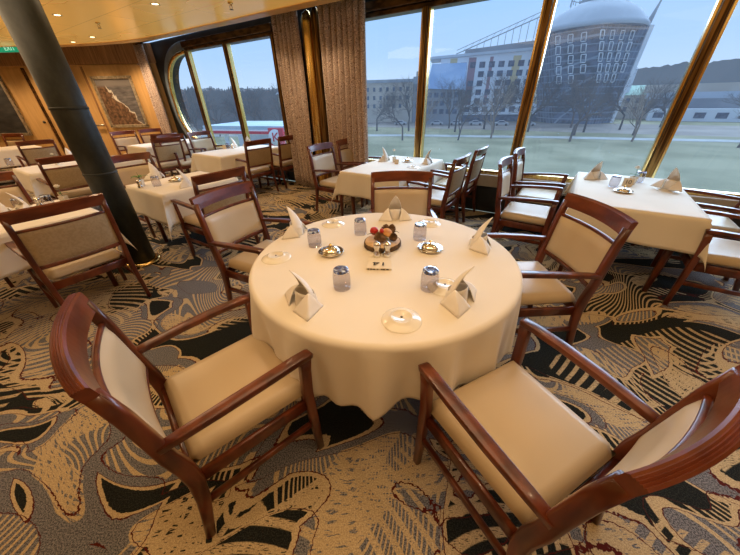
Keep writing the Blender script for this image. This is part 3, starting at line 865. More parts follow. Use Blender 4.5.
# upturned bread plates
def make_plate():
    p = MB().lathe([(.0,.016),(.040,.016),(.043,.021),(.046,.021),(.049,.016),(.060,.013),(.078,.004),(.086,.001),(.0865,.0),(.083,.0),(.06,.009),(0,.010)], 48).build('bread_plate', 'porcelain')
    tag(p, 'x', 'plate')
    MB().lathe([(0,.0163),(.006,.0166),(0,.0169)], 12).build('maker_mark', 'ink', p)
    return p
plate = make_plate()
PL = [(-.56,1.555,'upturned ivory plate at the left edge of the round table'),
      (-.27,2.09,'upturned ivory plate at the rear left of the round table'),
      (.45,2.06,'upturned ivory plate at the rear right of the round table behind a glass'),
      (.37,1.20,'upturned ivory plate right of centre, partly behind the front right napkin'),
      (.13,.955,'upturned ivory plate at the front of the round table'),
      (2.89,2.79,'ivory plate under the napkin on the table numbered 10'),
      (.62,4.16,'ivory plate at the right of the centre window table'),
      (-2.12,3.62,'ivory plate on the leaf-vase table near its right napkin')]
for i, (x, y, lb_) in enumerate(PL):
    place(plate, i == 0, (x,y,TZ if i < 5 else SZ), R(20*i), lb_)
# raise the napkin on its plate
for o in col.objects:
    if o.get('label','').startswith('folded napkin on a plate'): o.location.z = SZ + .022
# upturned tumblers
def make_tumbler():
    g = empty('upturned_tumbler', (0,0,0), 0, 'x', 'glass')
    MB().lathe([(.0355,0),(.0365,.0),(.0385,.03),(.0385,.06),(.036,.088),(.031,.098),(.0295,.096),(.0345,.086),(.037,.06),(.037,.03),(.0355,0)], 32).build('bowl', 'tumbler_glass', g)
    MB().lathe([(0,.0965),(.031,.0965),(.0345,.094),(.0335,.102),(.030,.106),(.022,.105),(0,.104)], 32).build('thick_base', 'tumbler_base', g)
    return g
tum = make_tumbler(); tum.scale = (1.13,1.13,1.03)
TU = [(-.35,1.715,'upturned tumbler at the left of the round table near the left napkin'),
      (-.06,1.89,'upturned tumbler behind the centrepiece on its left'),
      (.335,1.78,'upturned tumbler behind the centrepiece on its right'),
      (.29,1.19,'upturned tumbler in front of the right silver dish'),
      (-.14,1.215,'upturned tumbler at the front left of the round table'),
      (2.49,2.97,'upturned tumbler left of the number card 10'),
      (2.86,3.12,'upturned tumbler behind the number card 10'),
      (-2.42,3.42,'upturned tumbler beside the leaf vase by the column'),
      (-2.82,6.44,'upturned tumbler on the left window table'),
      (-3.16,2.62,'upturned tumbler on the rose-vase table, left of the shakers'),
      (-2.98,2.70,'upturned tumbler on the rose-vase table, next to the vase'),
      (-5.75,5.0,'upturned tumbler on the second left table')]
for i, (x, y, lb_) in enumerate(TU):
    place(tum, i == 0, (x,y,TZ if i < 5 else SZ), R(40*i), lb_)
# silver lidded butter dishes
def make_dish():
    d = empty('butter_dish', (0,0,0), 0, 'x', 'dish')
    MB().lathe([(0,.002),(.035,.0),(.040,.003),(.066,.012),(.068,.014),(.066,.0155),(.045,.008),(0,.006)], 40).build('saucer', 'chrome', d)
    MB().lathe([(.044,.008),(.047,.011),(.046,.020),(.038,.031),(.022,.037),(.006,.039),(0,.039)], 40).build('lid', 'chrome', d)
    MB().lathe([(0,.038),(.004,.038),(.004,.044),(.009,.048),(.009,.053),(.004,.057),(0,.058)], 16).build('knob', 'brass', d)
    return d
dish = make_dish(); dish.scale = (1.15,1.15,1.1)
for i, (x, y, lb_) in enumerate([(-.235,1.60,'silver lidded butter dish left of the centrepiece'), (.375,1.62,'silver lidded butter dish right of the centrepiece'),
        (2.44,2.77,'silver butter dish in front of the number card 10'), (.60,4.58,'silver butter dish on the centre window table'), (-2.33,3.64,'silver butter dish on the leaf-vase table')]):
    place(dish, i == 0, (x,y,TZ if i < 2 else SZ), 0, lb_)
# centrepiece
cp = empty('centrepiece', (.085,1.70,TZ), 0, 'wood-slice centrepiece with pine cones, a red apple and moss on the round table', 'centrepiece')
cp.scale = (1.15,1.15,1.2)
rnd = random.Random(4); jit = [1+.03*math.sin(3*a/10.)+rnd.uniform(-.02,.02) for a in range(40)]
MB().lathe([(0,0),(.10,0),(.104,.004),(.104,.022),(.100,.026),(.097,.0262)], 40, jit=jit).build('bark_rim', 'bark', cp)
MB().lathe([(.098,.0255),(.096,.0275),(0,.0275)], 40, jit=jit).build('cut_face', 'wood_cut', cp)
def cone_mb(seed=0, L=.055, r0=.022):
    m = MB().lathe([(0,0),(r0*.5,.004),(r0*.6,L*.4),(r0*.3,L*.8),(0,L)], 10)
    for i in range(64):
        h = i/64; a = i*2.399963; rad = r0*math.sin(PI*(.12+.82*h))**.7
        z = L*(.04+.9*h); p = Vector((math.cos(a)*rad, math.sin(a)*rad, z+.004))
        t = Vector((-math.sin(a), math.cos(a), 0)); inn = Vector((math.cos(a)*rad*.3, math.sin(a)*rad*.3, z-.004)); s = .0065
        m.add([inn-t*s*.4, inn+t*s*.4, p+t*s, p+t*s*.4+Vector((0,0,.004)), p-t*s*.4+Vector((0,0,.004)), p-t*s, inn+Vector((0,0,-.003))], [(0,1,2,3,4,5),(0,5,6),(1,6,2),(2,6,5)])
    return m
for x, y, rx, rz in ((.045,.005,1.35,.4),(-.045,-.025,1.2,2.0),(.005,.040,.4,1.2),(.052,.035,.9,3.0),(.015,-.038,1.4,4.4)):
    cone_mb().build('pine_cone', 'cone', cp, loc=(x,y,.048), rot=(rx,0,rz))
MB().lathe([(0,.004),(.012,0),(.022,.010),(.024,.022),(.018,.036),(.008,.040),(0,.036)], 20).build('red_apple', 'berry', cp, loc=(-.045,.030,.050))
MB().lathe([(0,0),(.010,.002),(.013,.012),(.008,.022),(0,.024)], 14).build('red_berry', 'berry', cp, loc=(-.005,-.012,.075))
mm = MB(); rnd = random.Random(9)
for i in range(220):
    a = rnd.uniform(0,2*PI); q = rnd.uniform(0,.042); c0 = Vector((q*math.cos(a), q*math.sin(a)*.8, .028+.045*(1-(q/.05)**2)*rnd.uniform(.5,1)))
    d1 = Vector((rnd.uniform(-1,1),rnd.uniform(-1,1),rnd.uniform(.1,1))).normalized()*.014; d2 = Vector((rnd.uniform(-1,1),rnd.uniform(-1,1),rnd.uniform(-.3,.5))).normalized()*.004
    mm.add([c0, c0+d1*.5+d2, c0+d1, c0+d1*.5-d2], [(0,1,2,3)])
o = mm.build('moss_tuft', 'moss', cp, loc=(-.002,-.002,0), fix=False)
MB().lathe([(0,0),(.026,0),(.028,.003),(.026,.006),(0,.005)], 20).build('dried_orange_slice', 'dried_fruit', cp, loc=(.025,-.010,.075), rot=(.5,.3,0))
MB().tube([(-.03,.0,.06),(-.06,.01,.065),(-.085,.02,.055)], [.003,.0025,.001], 6).tube([(-.06,.01,.065),(-.075,-.005,.068)], .0015, 5).tube([(.05,.0,.065),(.075,.01,.075),(.09,0,.07)], [.003,.002,.001], 6).build('twig', 'bark', cp)
# shakers
def make_shaker():
    s = MB().lathe([(0,0),(.017,0),(.0185,.004),(.0175,.014),(.011,.026),(.0105,.030),(.015,.038),(.0165,.046),(.0155,.054),(.009,.061),(0,.063)], 24).build('salt_shaker', 'chrome')
    return tag(s, 'x', 'shaker')
shk = make_shaker(); shk.scale = (1.35,1.35,1.5)
for i, (x, y, lb_) in enumerate([(.045,1.545,'chrome shaker before the wood slice, left one'), (.105,1.545,'chrome shaker before the wood slice, right one'),
     (-2.55,3.33,'small shaker beside the glass on the leaf-vase table'), (-3.05,2.68,'small shaker on the rose-vase table'), (-2.72,6.40,'small shaker on the left window table')]):
    place(shk, i == 0, (x,y,TZ if i < 2 else SZ), 0, lb_)
# low number card 14, read from the far side
cd = empty('number_card', (.055,1.420,TZ), R(-6), 'small folded table card numbered 14 lying before the shakers, upside down to us', 'card')
cd.scale = (1.45,1.45,1.4)
MB().add([(-.048,-.030,0),(.048,-.030,0),(.044,.030,0),(-.044,.030,0),(-.048,-.030,.010),(.048,-.030,.010),(.044,.030,.016),(-.044,.030,.016)],
         [(3,2,1,0),(4,5,6,7),(0,1,5,4),(1,2,6,5),(2,3,7,6),(3,0,4,7)]).build('card_body', 'paper', cd, bevel=.001)
text_mesh('14', .056, 'numeral', 'ink', cd, (.0,.004,.0142), (R(5.5),0,PI), .0004)
fl = MB()
for i, (x, w) in enumerate(((-.040,.006),(-.030,.008),(-.019,.010),(-.006,.006),(.010,.005),(.018,.009),(.032,.010))):
    fl.box((x,-.0305,.005), (w,.0008,.0045))
fl.build('small_print', 'ink', cd)
# flower vases
def rose(m, c, r=.022):
    for ring_, (n_, rr_, h) in enumerate(((6,1,.6),(5,.7,.85),(4,.4,1.0))):
        for i in range(n_):
            a = 2*PI*i/n_ + ring_*.5
            def pet(u, v, a=a, rr_=rr_, h=h):
                b = a + (u-.5)*1.5; q = r*rr_*(.3+.8*v**.7)
                return (c[0]+q*math.cos(b), c[1]+q*math.sin(b), c[2]+r*h*1.4*v - r*.5 - .25*r*abs(2*u-1)**2*v)
            m.grid(pet, 4, 4)
def vase(x, y, label, square=True, leafy=False, flower=True, h=.075, rz=0):
    v = empty('flower_vase', (x,y,SZ), rz, label, 'vase')
    if square: MB().add([(sx*.020,sy*.020,0) for sx,sy in ((-1,-1),(1,-1),(1,1),(-1,1))] + [(sx*.026,sy*.026,h) for sx,sy in ((-1,-1),(1,-1),(1,1),(-1,1))] + [(sx*.021,sy*.021,h) for sx,sy in ((-1,-1),(1,-1),(1,1),(-1,1))] + [(sx*.018,sy*.018,.02) for sx,sy in ((-1,-1),(1,-1),(1,1),(-1,1))],
              [(3,2,1,0),(0,1,5,4),(1,2,6,5),(2,3,7,6),(3,0,4,7),(4,5,9,8),(5,6,10,9),(6,7,11,10),(7,4,8,11),(8,9,13,12),(9,10,14,13),(10,11,15,14),(11,8,12,15),(12,13,14,15)]).build('vase_body', 'vase_white', v, bevel=.002)
    MB().tube([(0,0,.02),(.004,0,h+.03),(-.006,.004,h+.075)], .0016, 6).build('stem', 'leaf_green', v)
    lv = MB(); rnd = random.Random(int(x*100))
    for i in range(5 if leafy else 3):
        a = 2*PI*i/(5 if leafy else 3)+.6; L = .09 if leafy else .05; w = .020 if leafy else .010
        def lf(u, vv, a=a, L=L, w=w):
            q = L*vv; s = w*math.sin(PI*min(1,vv*.98+.01))*(2*u-1)
            return (q*math.cos(a)-s*math.sin(a), q*math.sin(a)+s*math.cos(a), h+.01+L*.8*vv-.6*L*vv*vv+.003*abs(2*u-1))
        lv.grid(lf, 4, 8)
    lv.build('leaves', 'leaf_green', v)
    if flower:
        f = MB(); rose(f, (-.006,.004,h+.085)); f.build('rose_bloom', 'petal', v)
vase(.40,4.58,'small white vase with a white rose on the centre window table', rz=R(-20))
vase(-2.60,3.43,'white square vase with green leaves on the table by the column', leafy=True, flower=False)
vase(-2.92,2.80,'white square vase with a white rose on the left edge table')
vase(2.75,3.06,'small vase with a pale flower behind the number card 10')
vase(-4.95,4.95,'small vase of white flowers on the second left table')
# upright number cards
def ncard(x, y, rz, label, s, w=.085, h=.075, z=SZ):
    c_ = empty('number_card', (x,y,z), rz, label, 'card')
    MB().add([(-w/2,0,0),(w/2,0,0),(w/2,.014,h),(-w/2,.014,h),(-w/2,.03,0),(w/2,.03,0),(w/2,.016,h),(-w/2,.016,h)],
             [(0,1,2,3),(5,4,7,6),(3,2,6,7),(0,4,5,1),(0,3,7,4),(1,5,6,2)]).build('card_body', 'paper', c_)
    if s: text_mesh(s, h*.72, 'numeral', 'ink', c_, (0,.0055,h*.5), (PI/2-math.atan2(.014,h),0,0), .0005)
ncard(2.64,2.98,R(-34),'white table card printed with the number 10','10')
ncard(.42,4.42,R(-8),'white cube-like table card before the rose vase',None,.06,.06)
ncard(-2.90,6.42,R(-15),'small white table card on the left window table',None,.07,.07)

# ------------------------------------------------------------------ outside
GZ = -6.5
gb = MB().add([(-400,8,GZ),(-400,600,GZ),(600,600,GZ),(600,-60,GZ),(20,-60,GZ)], [(0,1,2,3,4)])
o = gb.build('lawn', 'lawn'); struct(o)
def gstrip(name, pts, w, m, z=.03):
    v = []; 
    for i, p in enumerate(pts):
        p = Vector(p); t = (Vector(pts[min(i+1,len(pts)-1)])-Vector(pts[max(i-1,0)])).normalized(); nn = Vector((-t.y,t.x))
        v += [(p.x+nn.x*w, p.y+nn.y*w, GZ+z), (p.x-nn.x*w, p.y-nn.y*w, GZ+z)]
    o = MB().add(v, [(2*i,2*i+1,2*i+3,2*i+2) for i in range(len(pts)-1)]).build(name, m); return struct(o)
gstrip('road', [(-120,100),(-30,90),(10,82),(40,72),(80,55),(150,20)], 2.2, 'road')
gstrip('path', [(-120,170),(0,130),(45,104),(95,72),(180,24)], 16, 'pave_dirt', .02)

def windows(parent, origin, ux, nu, nz, w, h, gx, gz, z0, m='win_dark', x0=0, skip=None, out=None):
    """rectangular windows on a facade, each its own part"""
    for j in range(nz):
        for i in range(nu):
            if skip and skip(i, j): continue
            c = Vector(origin) + ux*(x0+gx*(i+.5)); 
            nrm = Vector((ux.y,-ux.x,0))
            a = c + nrm*.12; zz = z0+gz*j
            v = [a-ux*w/2+Vector((0,0,zz)), a+ux*w/2+Vector((0,0,zz)), a+ux*w/2+Vector((0,0,zz+h)), a-ux*w/2+Vector((0,0,zz+h))]
            b = [q - nrm*.2 for q in v]
            MB().add(v+b, [(0,1,2,3),(4,7,6,5),(0,4,5,1),(1,5,6,2),(2,6,7,3),(3,7,4,0)]).build('window', m, parent)
def prism(pts, z0, z1, m=None):
    m = m or MB(); n = len(pts)
    z0s = z0 if isinstance(z0,(list,tuple)) else [z0]*n; z1s = z1 if isinstance(z1,(list,tuple)) else [z1]*n
    return m.add([(p[0],p[1],z0s[i]) for i,p in enumerate(pts)] + [(p[0],p[1],z1s[i]) for i,p in enumerate(pts)],
                 [tuple(reversed(range(n))), tuple(range(n,2*n))] + [(i,(i+1)%n,n+(i+1)%n,n+i) for i in range(n)])
# beige block
b = empty('apartment_building', (0,0,0), 0, 'distant beige flat-roofed block left of the second mullion', 'building')
prism([(-3,132),(17.5,128),(20,150),(-3,152)], GZ, 6.6).build('wall', 'facade_beige', b)
prism([(-3.5,131.5),(18,127.5),(20,150),(-3,152)], 6.6, 7.6).build('roof', 'roof_grey', b)
ux = Vector((20.5,-4,0)).normalized()
windows(b, (-3,132,0), ux, 8, 3, .9, 1.3, 2.5, 2.7, -1.5)
b2 = empty('apartment_building', (0,0,0), 0, 'narrow grey-tan house between the beige block and the glass-roofed one', 'building')
prism([(17.8,128),(23,125),(26,140),(19,142)], GZ, 6.0).build('wall', 'facade_grey', b2)
prism([(17.4,127.6),(23.3,124.6),(26,140),(19,142)], 6.0, [8.2,8.2,6.4,6.4]).build('roof', 'roof_grey', b2)
MB().box((19,129,8.6),(.8,.8,2.4)).build('chimney', 'facade_beige', b2)
windows(b2, (17.8,128,0), Vector((5.2,-3,0)).normalized(), 2, 3, .9, 1.3, 2.6, 2.6, -1.6)
# glass sloped-roof building
b = empty('glass_roof_building', (0,0,0), 0, 'low building with a big sloping blue glass roof beside the striped hotel', 'building')
prism([(20.5,116),(31,112),(36,124),(25,128)], GZ, 4.2).build('wall', 'facade_grey', b)
MB().add([(20,115.5,4.2),(31.2,111.3,3.6),(33.5,118,11.2),(22.8,122,11.4),(36,124,3.6),(25,128,4.2)], [(0,1,2,3),(1,4,2),(0,3,5),(3,2,4,5)]).build('roof', 'roof_blue', b)
windows(b, (20.5,116,0), Vector((10.5,-4,0)).normalized(), 5, 3, 1.5, 1.4, 2.2, 2.4, -3.2)
# striped hotel
b = empty('hotel_building', (0,0,0), 0, 'long white hotel with yellow and red facade stripes and a roof truss', 'building')
Hs, He = Vector((27,128,0)), Vector((68,118,0)); hx = (He-Hs).normalized(); hn = Vector((-hx.y,hx.x,0)); L = (He-Hs).length
prism([Hs, He, He+hn*14, Hs+hn*14], GZ, [13.2,14.8,14.8,13.2]).build('wall', 'facade_white', b)
prism([Hs-hx*4-hn*.8, He-hn*.8, He+hn*14, Hs-hx*4+hn*14], [13.2,14.8,14.8,13.2], [13.9,15.6,15.6,13.9]).build('roof_slab', 'roof_pale', b)
prism([Hs+hx*8+hn*1.5, He+hn*1.5, He+hn*11, Hs+hx*8+hn*11], [13.9,15.5,15.5,13.9], [15.6,18.0,18.0,15.6]).build('penthouse', 'facade_grey', b)
for x0, x1, m_ in ((9.5,12,'facade_red'),(24,26.5,'facade_yellow'),(3.2,5.6,'facade_yellow'),(34,36,'facade_yellow'),(16.5,17.6,'facade_red')):
    prism([Hs+hx*x0-hn*.06, Hs+hx*x1-hn*.06, Hs+hx*x1+hn*.1, Hs+hx*x0+hn*.1], -1, 13.2).build('facade_stripe', m_, b)
windows(b, Hs, hx, 13, 6, 1.9, 1.7, 3.15, 2.7, -3.3, skip=lambda i,j: (i*7+j*3)%11 == 0)
prism([Hs+hx*2-hn*.08, He-hn*.08, He+hn*.1, Hs+hx*2+hn*.1], GZ, -4.2).build('ground_floor', 'win_dark', b)
tr = MB(); a0 = Hs+hx*5+hn*2+Vector((0,0,14.6)); a1 = Hs+hx*34+hn*2+Vector((0,0,24.5))
tr.tube([a0,a1], .16, 5); tr.tube([a0+Vector((0,0,1.0)),a1+Vector((0,0,1.2))], .10, 5)
for i in range(13):
    q = a0.lerp(a1, .08+i/13.2); tr.tube([q, Vector((q.x,q.y,15.0))], .10, 4)
    q2 = a0.lerp(a1, .08+(i+.5)/13.2); tr.tube([q+Vector((0,0,0)), q2+Vector((0,0,1.1))], .06, 4)
tr.build('roof_truss', 'roof_grey', b)
# dark glass tower leaning outwards, domed roof
b = empty('glass_tower', (0,0,0), 0, 'dark glass office tower leaning outward with a pale domed roof and spire', 'building')
base = [(62.5,109),(70.5,103),(79,106),(83,118),(70,126),(62,120)]
top = [(56.5,110),(64,101.5),(79.5,105),(85,120),(72,130),(57,124)]
n = len(base); lev = 8; vs = []
for l in range(lev+1):
    q = l/lev
    for (x0,y0),(x1,y1) in zip(base, top): vs.append((x0+(x1-x0)*q, y0+(y1-y0)*q, GZ-1+(17.6-GZ+1)*q))
fs = [(l*n+i, l*n+(i+1)%n, (l+1)*n+(i+1)%n, (l+1)*n+i) for l in range(lev) for i in range(n)] + [tuple(range(lev*n,(lev+1)*n))]
MB().add(vs, fs).build('glass_facade', 'tower_glass', b)
cx_, cy_ = 69, 114
dome = MB(); K = 40
prf = [(1.0,17.6),(1.03,18.1),(.98,18.9),(.9,20.2),(.78,21.8),(.60,23.2),(.45,24.0),(.40,24.2)]
vs = []
for r_, z in prf:
    for j in range(K):
        a = 2*PI*j/K; vs.append((cx_+13.6*r_*math.cos(a)*1.02, cy_+13.4*r_*math.sin(a), z))
dome.add(vs, [(i*K+j, i*K+(j+1)%K, (i+1)*K+(j+1)%K, (i+1)*K+j) for i in range(len(prf)-1) for j in range(K)] + [tuple(range((len(prf)-1)*K, len(prf)*K))], True)
dome.build('domed_roof', 'roof_pale', b)
MB().lathe([(6,24.1),(6,25.2),(2.0,27.8),(0,28.4)], 12, (cx_+1,cy_,0), smooth=False).build('lantern', 'roof_grey', b)
rl = MB()
for j in range(18):
    a = 2*PI*j/18; rl.tube([(cx_+7.5*math.cos(a), cy_+6.5*math.sin(a), 24), (cx_+7.5*math.cos(a), cy_+6.5*math.sin(a), 25.8)], .1, 4)
rl.tube([(cx_+7.5*math.cos(2*PI*j/24), cy_+6.5*math.sin(2*PI*j/24), 25.8) for j in range(25)], .12, 4)
rl.build('roof_railing', 'roof_grey', b)
MB().tube([(80.3,107,17.4),(80.6,107,18.5),(82.2,107,25.0)], [1.0,.7,.05], 6).build('spire', 'roof_grey', b)
# a pale fin along the leaning right edge
prism([(79.3,105.6),(80.2,106.2),(84.2,119),(83,118)], GZ, GZ+.1)
fin = MB(); fin.add([(79.2,105.8,GZ),(80.4,106.2,GZ),(81.2,105.2,17.8),(79.6,104.8,17.8),(79.6,107,GZ),(80.3,106.2,17.8)], [(0,1,2,3),(1,4,5,2),(0,3,5,4)])
fin.build('edge_fin', 'facade_white', b)
def face_pt(i, u, q):
    x0 = base[i][0]+(base[(i+1)%n][0]-base[i][0])*u; y0 = base[i][1]+(base[(i+1)%n][1]-base[i][1])*u
    x1 = top[i][0]+(top[(i+1)%n][0]-top[i][0])*u; y1 = top[i][1]+(top[(i+1)%n][1]-top[i][1])*u
    return Vector((x0+(x1-x0)*q, y0+(y1-y0)*q, GZ-1+(17.6-GZ+1)*q))
for fi, us in ((0,(.12,.42,.72)),(1,(.10,.32,.54,.76))):
    for r_ in range(5):
        for k_, u in enumerate(us):
            if r_ == 0 and k_ == len(us)-1: continue
            q = .52 + .098*r_; u2 = u - .02*r_
            P = face_pt(fi, u2, q); U_ = (face_pt(fi, u2+.05, q)-P).normalized(); V_ = (face_pt(fi, u2, q+.05)-P).normalized(); Nn = U_.cross(V_).normalized()
            if Nn.y > 0: Nn = -Nn
            P = P + Nn*.15; w_, h_ = .62, 1.0; f_ = MB()
            for sx in (-1,1): f_.tube([P+U_*w_*sx-V_*h_, P+U_*w_*sx+V_*h_], .13, 4)
            for sy in (-1,1): f_.tube([P-U_*w_+V_*h_*sy, P+U_*w_+V_*h_*sy], .13, 4)
            f_.build('window_frame', 'white_paint', b)
# right hand side long low buildings and ridge
b = empty('warehouse_building', (0,0,0), 0, 'long low terraced building with pale bands at the far right', 'building')
for k_, (x0,y0,x1,y1,z0,z1,m_) in enumerate(((96,112,150,70,GZ,-3,'facade_white'),(97,116,152,74,-3,-.2,'facade_grey'),(99,120,154,78,-.2,1.6,'roof_pale'),(101,124,156,82,1.6,4.0,'facade_beige'))):
    d_ = Vector((x1-x0,y1-y0,0)).normalized(); q_ = Vector((-d_.y,d_.x,0))
    a_, c_ = Vector((x0,y0,0)), Vector((x1,y1,0))
    prism([a_, c_, c_+q_*10, a_+q_*10], z0, z1).build('terrace', m_, b)
windows(b, (96,112,0), Vector((54,-42,0)).normalized(), 12, 1, 2.6, 1.6, 5, 3, -5.6)
b = empty('villa_building', (0,0,0), 0, 'pale villa with a green roof between the tower and the last mullion', 'building')
prism([(90,128),(104,120),(110,132),(96,140)], GZ, 1.0).build('wall', 'facade_beige', b)
prism([(89.5,127.6),(104.5,119.4),(110,132),(96,140)], 1.0, [1.0,1.0,4.2,4.2]).build('roof', 'roof_green', b)
windows(b, (90,128,0), Vector((14,-8,0)).normalized(), 5, 2, 1.2, 1.5, 3.0, 2.8, -4.2)
b = empty('townhouse_building', (0,0,0), 0, 'tall white narrow building just right of the leaning tower', 'building')
prism([(92,130),(98,127),(102,138),(95,141)], GZ, 9).build('wall', 'facade_white', b)
prism([(91.6,129.6),(98.3,126.6),(102,138),(95,141)], 9, [9,9,12,12]).build('roof', 'roof_grey', b)
windows(b, (92,130,0), Vector((6,-3,0)).normalized(), 2, 4, 1.2, 1.5, 3.0, 3.0, -3.2)
# hazy wooded ridge far away
def ridge(name, pts, m, seed):
    rnd = random.Random(seed); v = []; N_ = 420
    for i in range(N_+1):
        u = i/N_*(len(pts)-1); k_ = min(int(u), len(pts)-2); f = u-k_
        x, y, z = [pts[k_][j]+(pts[k_+1][j]-pts[k_][j])*f for j in range(3)]
        zz = z + rnd.uniform(-1,1)*.7 + .35*math.sin(i*.37+seed)
        v += [(x,y,GZ), (x,y,zz), (x*1.06,y*1.06,zz+.8), (x*1.12,y*1.12,GZ)]
    f_ = []
    for i in range(N_):
        a = i*4
        for j in range(3): f_.append((a+j,a+4+j,a+5+j,a+1+j))
    o = MB().add(v, f_).build(name, m); struct(o)
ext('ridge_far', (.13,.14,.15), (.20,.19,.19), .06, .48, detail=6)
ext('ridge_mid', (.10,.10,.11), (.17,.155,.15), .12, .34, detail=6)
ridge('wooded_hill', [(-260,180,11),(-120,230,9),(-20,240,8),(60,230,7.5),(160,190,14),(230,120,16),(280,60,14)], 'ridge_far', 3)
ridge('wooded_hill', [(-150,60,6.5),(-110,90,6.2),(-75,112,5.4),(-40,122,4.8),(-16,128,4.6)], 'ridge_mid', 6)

# trees
def tree_mb(seed, H_=9, spread=.55, depth=6, thick=.16, twig=1.0):
    rnd = random.Random(seed); m = MB()
    def br(p, d, L_, r_, lv):
        q = p; pts = [p]; dd = d
        for s in range(2):
            dd = (dd + Vector((rnd.uniform(-1,1),rnd.uniform(-1,1),rnd.uniform(-.2,.6)))*.16).normalized(); q = q + dd*L_/2; pts.append(q)
        m.tube(pts, [r_, r_*.85, r_*.68], 3 if lv > 2 else 5, smooth=False, cap=False)
        if lv >= depth: return
        k_ = 3 if lv < 3 else rnd.choice((2,3))
        for i in range(k_):
            ax = Vector((rnd.uniform(-1,1),rnd.uniform(-1,1),rnd.uniform(-.3,.3))).normalized()
            nd = (Quaternion(ax, rnd.uniform(.25,spread+.25)) @ dd); nd = (nd + Vector((0,0,.12))).normalized()
            br(q if rnd.random() < .7 else pts[1], nd, L_*rnd.uniform(.66,.86), r_*.62, lv+1)
    br(Vector((0,0,0)), Vector((0,0,1)), H_*.27, thick, 0)
    return m
TV = [tree_mb(s, 9, .6, 6, .17) for s in (1,2,3)]
dense = [tree_mb(s, 9, .75, 7, .20) for s in (11,12)]
def base_tree(mb_, m_):
    me_o = mb_.build('bare_tree', m_, fix=False); return me_o
kinds = [(TV[0],'twigs'),(dense[0],'twigs'),(TV[2],'twigs_warm'),(dense[0],'twigs_dark'),(dense[1],'twigs')]
protos = {}
def tree(k_, x, y, s, rz, label, group):
    if k_ in protos: o = protos[k_].copy(); col.objects.link(o)
    else: o = protos[k_] = base_tree(*kinds[k_])
    o.location = (x,y,GZ-.1); o.scale = (s,s,s); o.rotation_euler = (0,0,rz)
    tag(o, label, 'tree', group)
rnd = random.Random(21)
# row in front of the hotel and tower
for i, (x, y, k_, s) in enumerate([(8,72,1,.95),(15,84,2,1.1),(20,70,0,.95),(24,88,3,1.15),(28,72,2,1.05),(32,82,4,1.2),(37,76,0,1.1),(42,84,3,1.25),(41,64,1,1.0),(48,74,4,1.1),(54,80,3,1.15),(52,62,2,1.0),(60,72,4,1.0),(66,84,3,1.15),(3,96,3,1.1),(-2,90,4,1.0),(12,93,4,1.2),(46,92,3,1.3),(58,92,4,1.2),(34,94,3,1.3),(25,99,4,1.2)]):
    tree(k_, x, y, s*1.22, rnd.uniform(0,6), 'leafless winter tree on the lawn before the hotel and tower', 'bare trees before the hotel and the tower')
for i, (x, y, k_, s) in enumerate([(62,52,0,1.2),(74,60,4,1.3),(82,66,3,1.2),(88,60,1,1.2),(72,44,2,1.1),(84,44,0,1.25),(95,52,4,1.3),(98,40,1,1.2),(106,62,3,1.3),(90,76,0,1.3),(80,88,3,1.2)]):
    tree(k_, x, y, s, rnd.uniform(0,6), 'leafless winter tree beyond the table numbered 10', 'bare trees at the right beyond the glass')
for i in range(24):
    x = -64 + i*2.5 + rnd.uniform(-1,1); y = 96 + rnd.uniform(-8,8) + .12*(x+30)
    tree(rnd.choice((3,4,3,0)), x, y, rnd.uniform(1.1,1.4), rnd.uniform(0,6), 'hazy leafless tree in the wood beyond the left window', 'hazy trees beyond the left window')
# orange-brown house in the left woods
b = empty('small_house', (0,0,0), 0, 'small orange-tan house among the trees beside the left curtain', 'building')
prism([(-26,101),(-20,100),(-19,107),(-25,108)], GZ, 3.2).build('wall', 'facade_yellow', b)
prism([(-26.5,100.5),(-19.5,99.5),(-18.6,107.4),(-25.4,108.4)], 3.2, [3.3,3.3,5.6,5.6]).build('roof', 'roof_grey', b)
windows(b, (-26,101,0), Vector((6,-1,0)).normalized(), 2, 2, 1.0, 1.3, 2.6, 2.6, -2)
# petrol station canopy with round K sign
b = empty('filling_station', (0,0,0), 0, 'filling station canopy with red stripe and round white sign bearing a K', 'canopy')
prism([(-21,42),(-8.2,37.5),(-6.4,47),(-19,51)], -1.35, -.95).build('canopy_roof', 'canopy_top', b)
prism([(-21.1,41.9),(-8.1,37.4),(-8.1,37.6),(-21.1,42.1)], -1.9, -1.35).build('canopy_fascia', 'sign_white', b)
prism([(-21.2,41.8),(-8.05,37.3),(-8.05,37.4),(-21.2,41.95)], -1.80, -1.50).build('red_stripe', 'sign_red', b)
for x, y in ((-18.5,42.5),(-10.5,39.6),(-9.2,45.5)):
    MB().box((x,y,(GZ-1.8)/2), (.4,.4,-1.8-GZ)).build('post', 'white_paint', b)
prism([(-20,50),(-12,47.5),(-11,52),(-19,55)], GZ, -2.6).build('kiosk', 'facade_white', b)
sg = MB().box((-10.35,37.0,-2.0), (1.9,.3,1.9), rz=R(-19)).build('sign_panel', 'sign_red', b)
ds = MB().lathe([(0,0),(.85,0),(.85,.06),(0,.06)], 32).build('sign_disc', 'sign_white', b, loc=(-10.42,36.83,-2.0), rot=(PI/2,0,R(-5)))
text_mesh('K', 1.35, 'letter_k', 'sign_red', b, (-10.44,36.74,-2.0), (PI/2,0,R(-5)), .02)
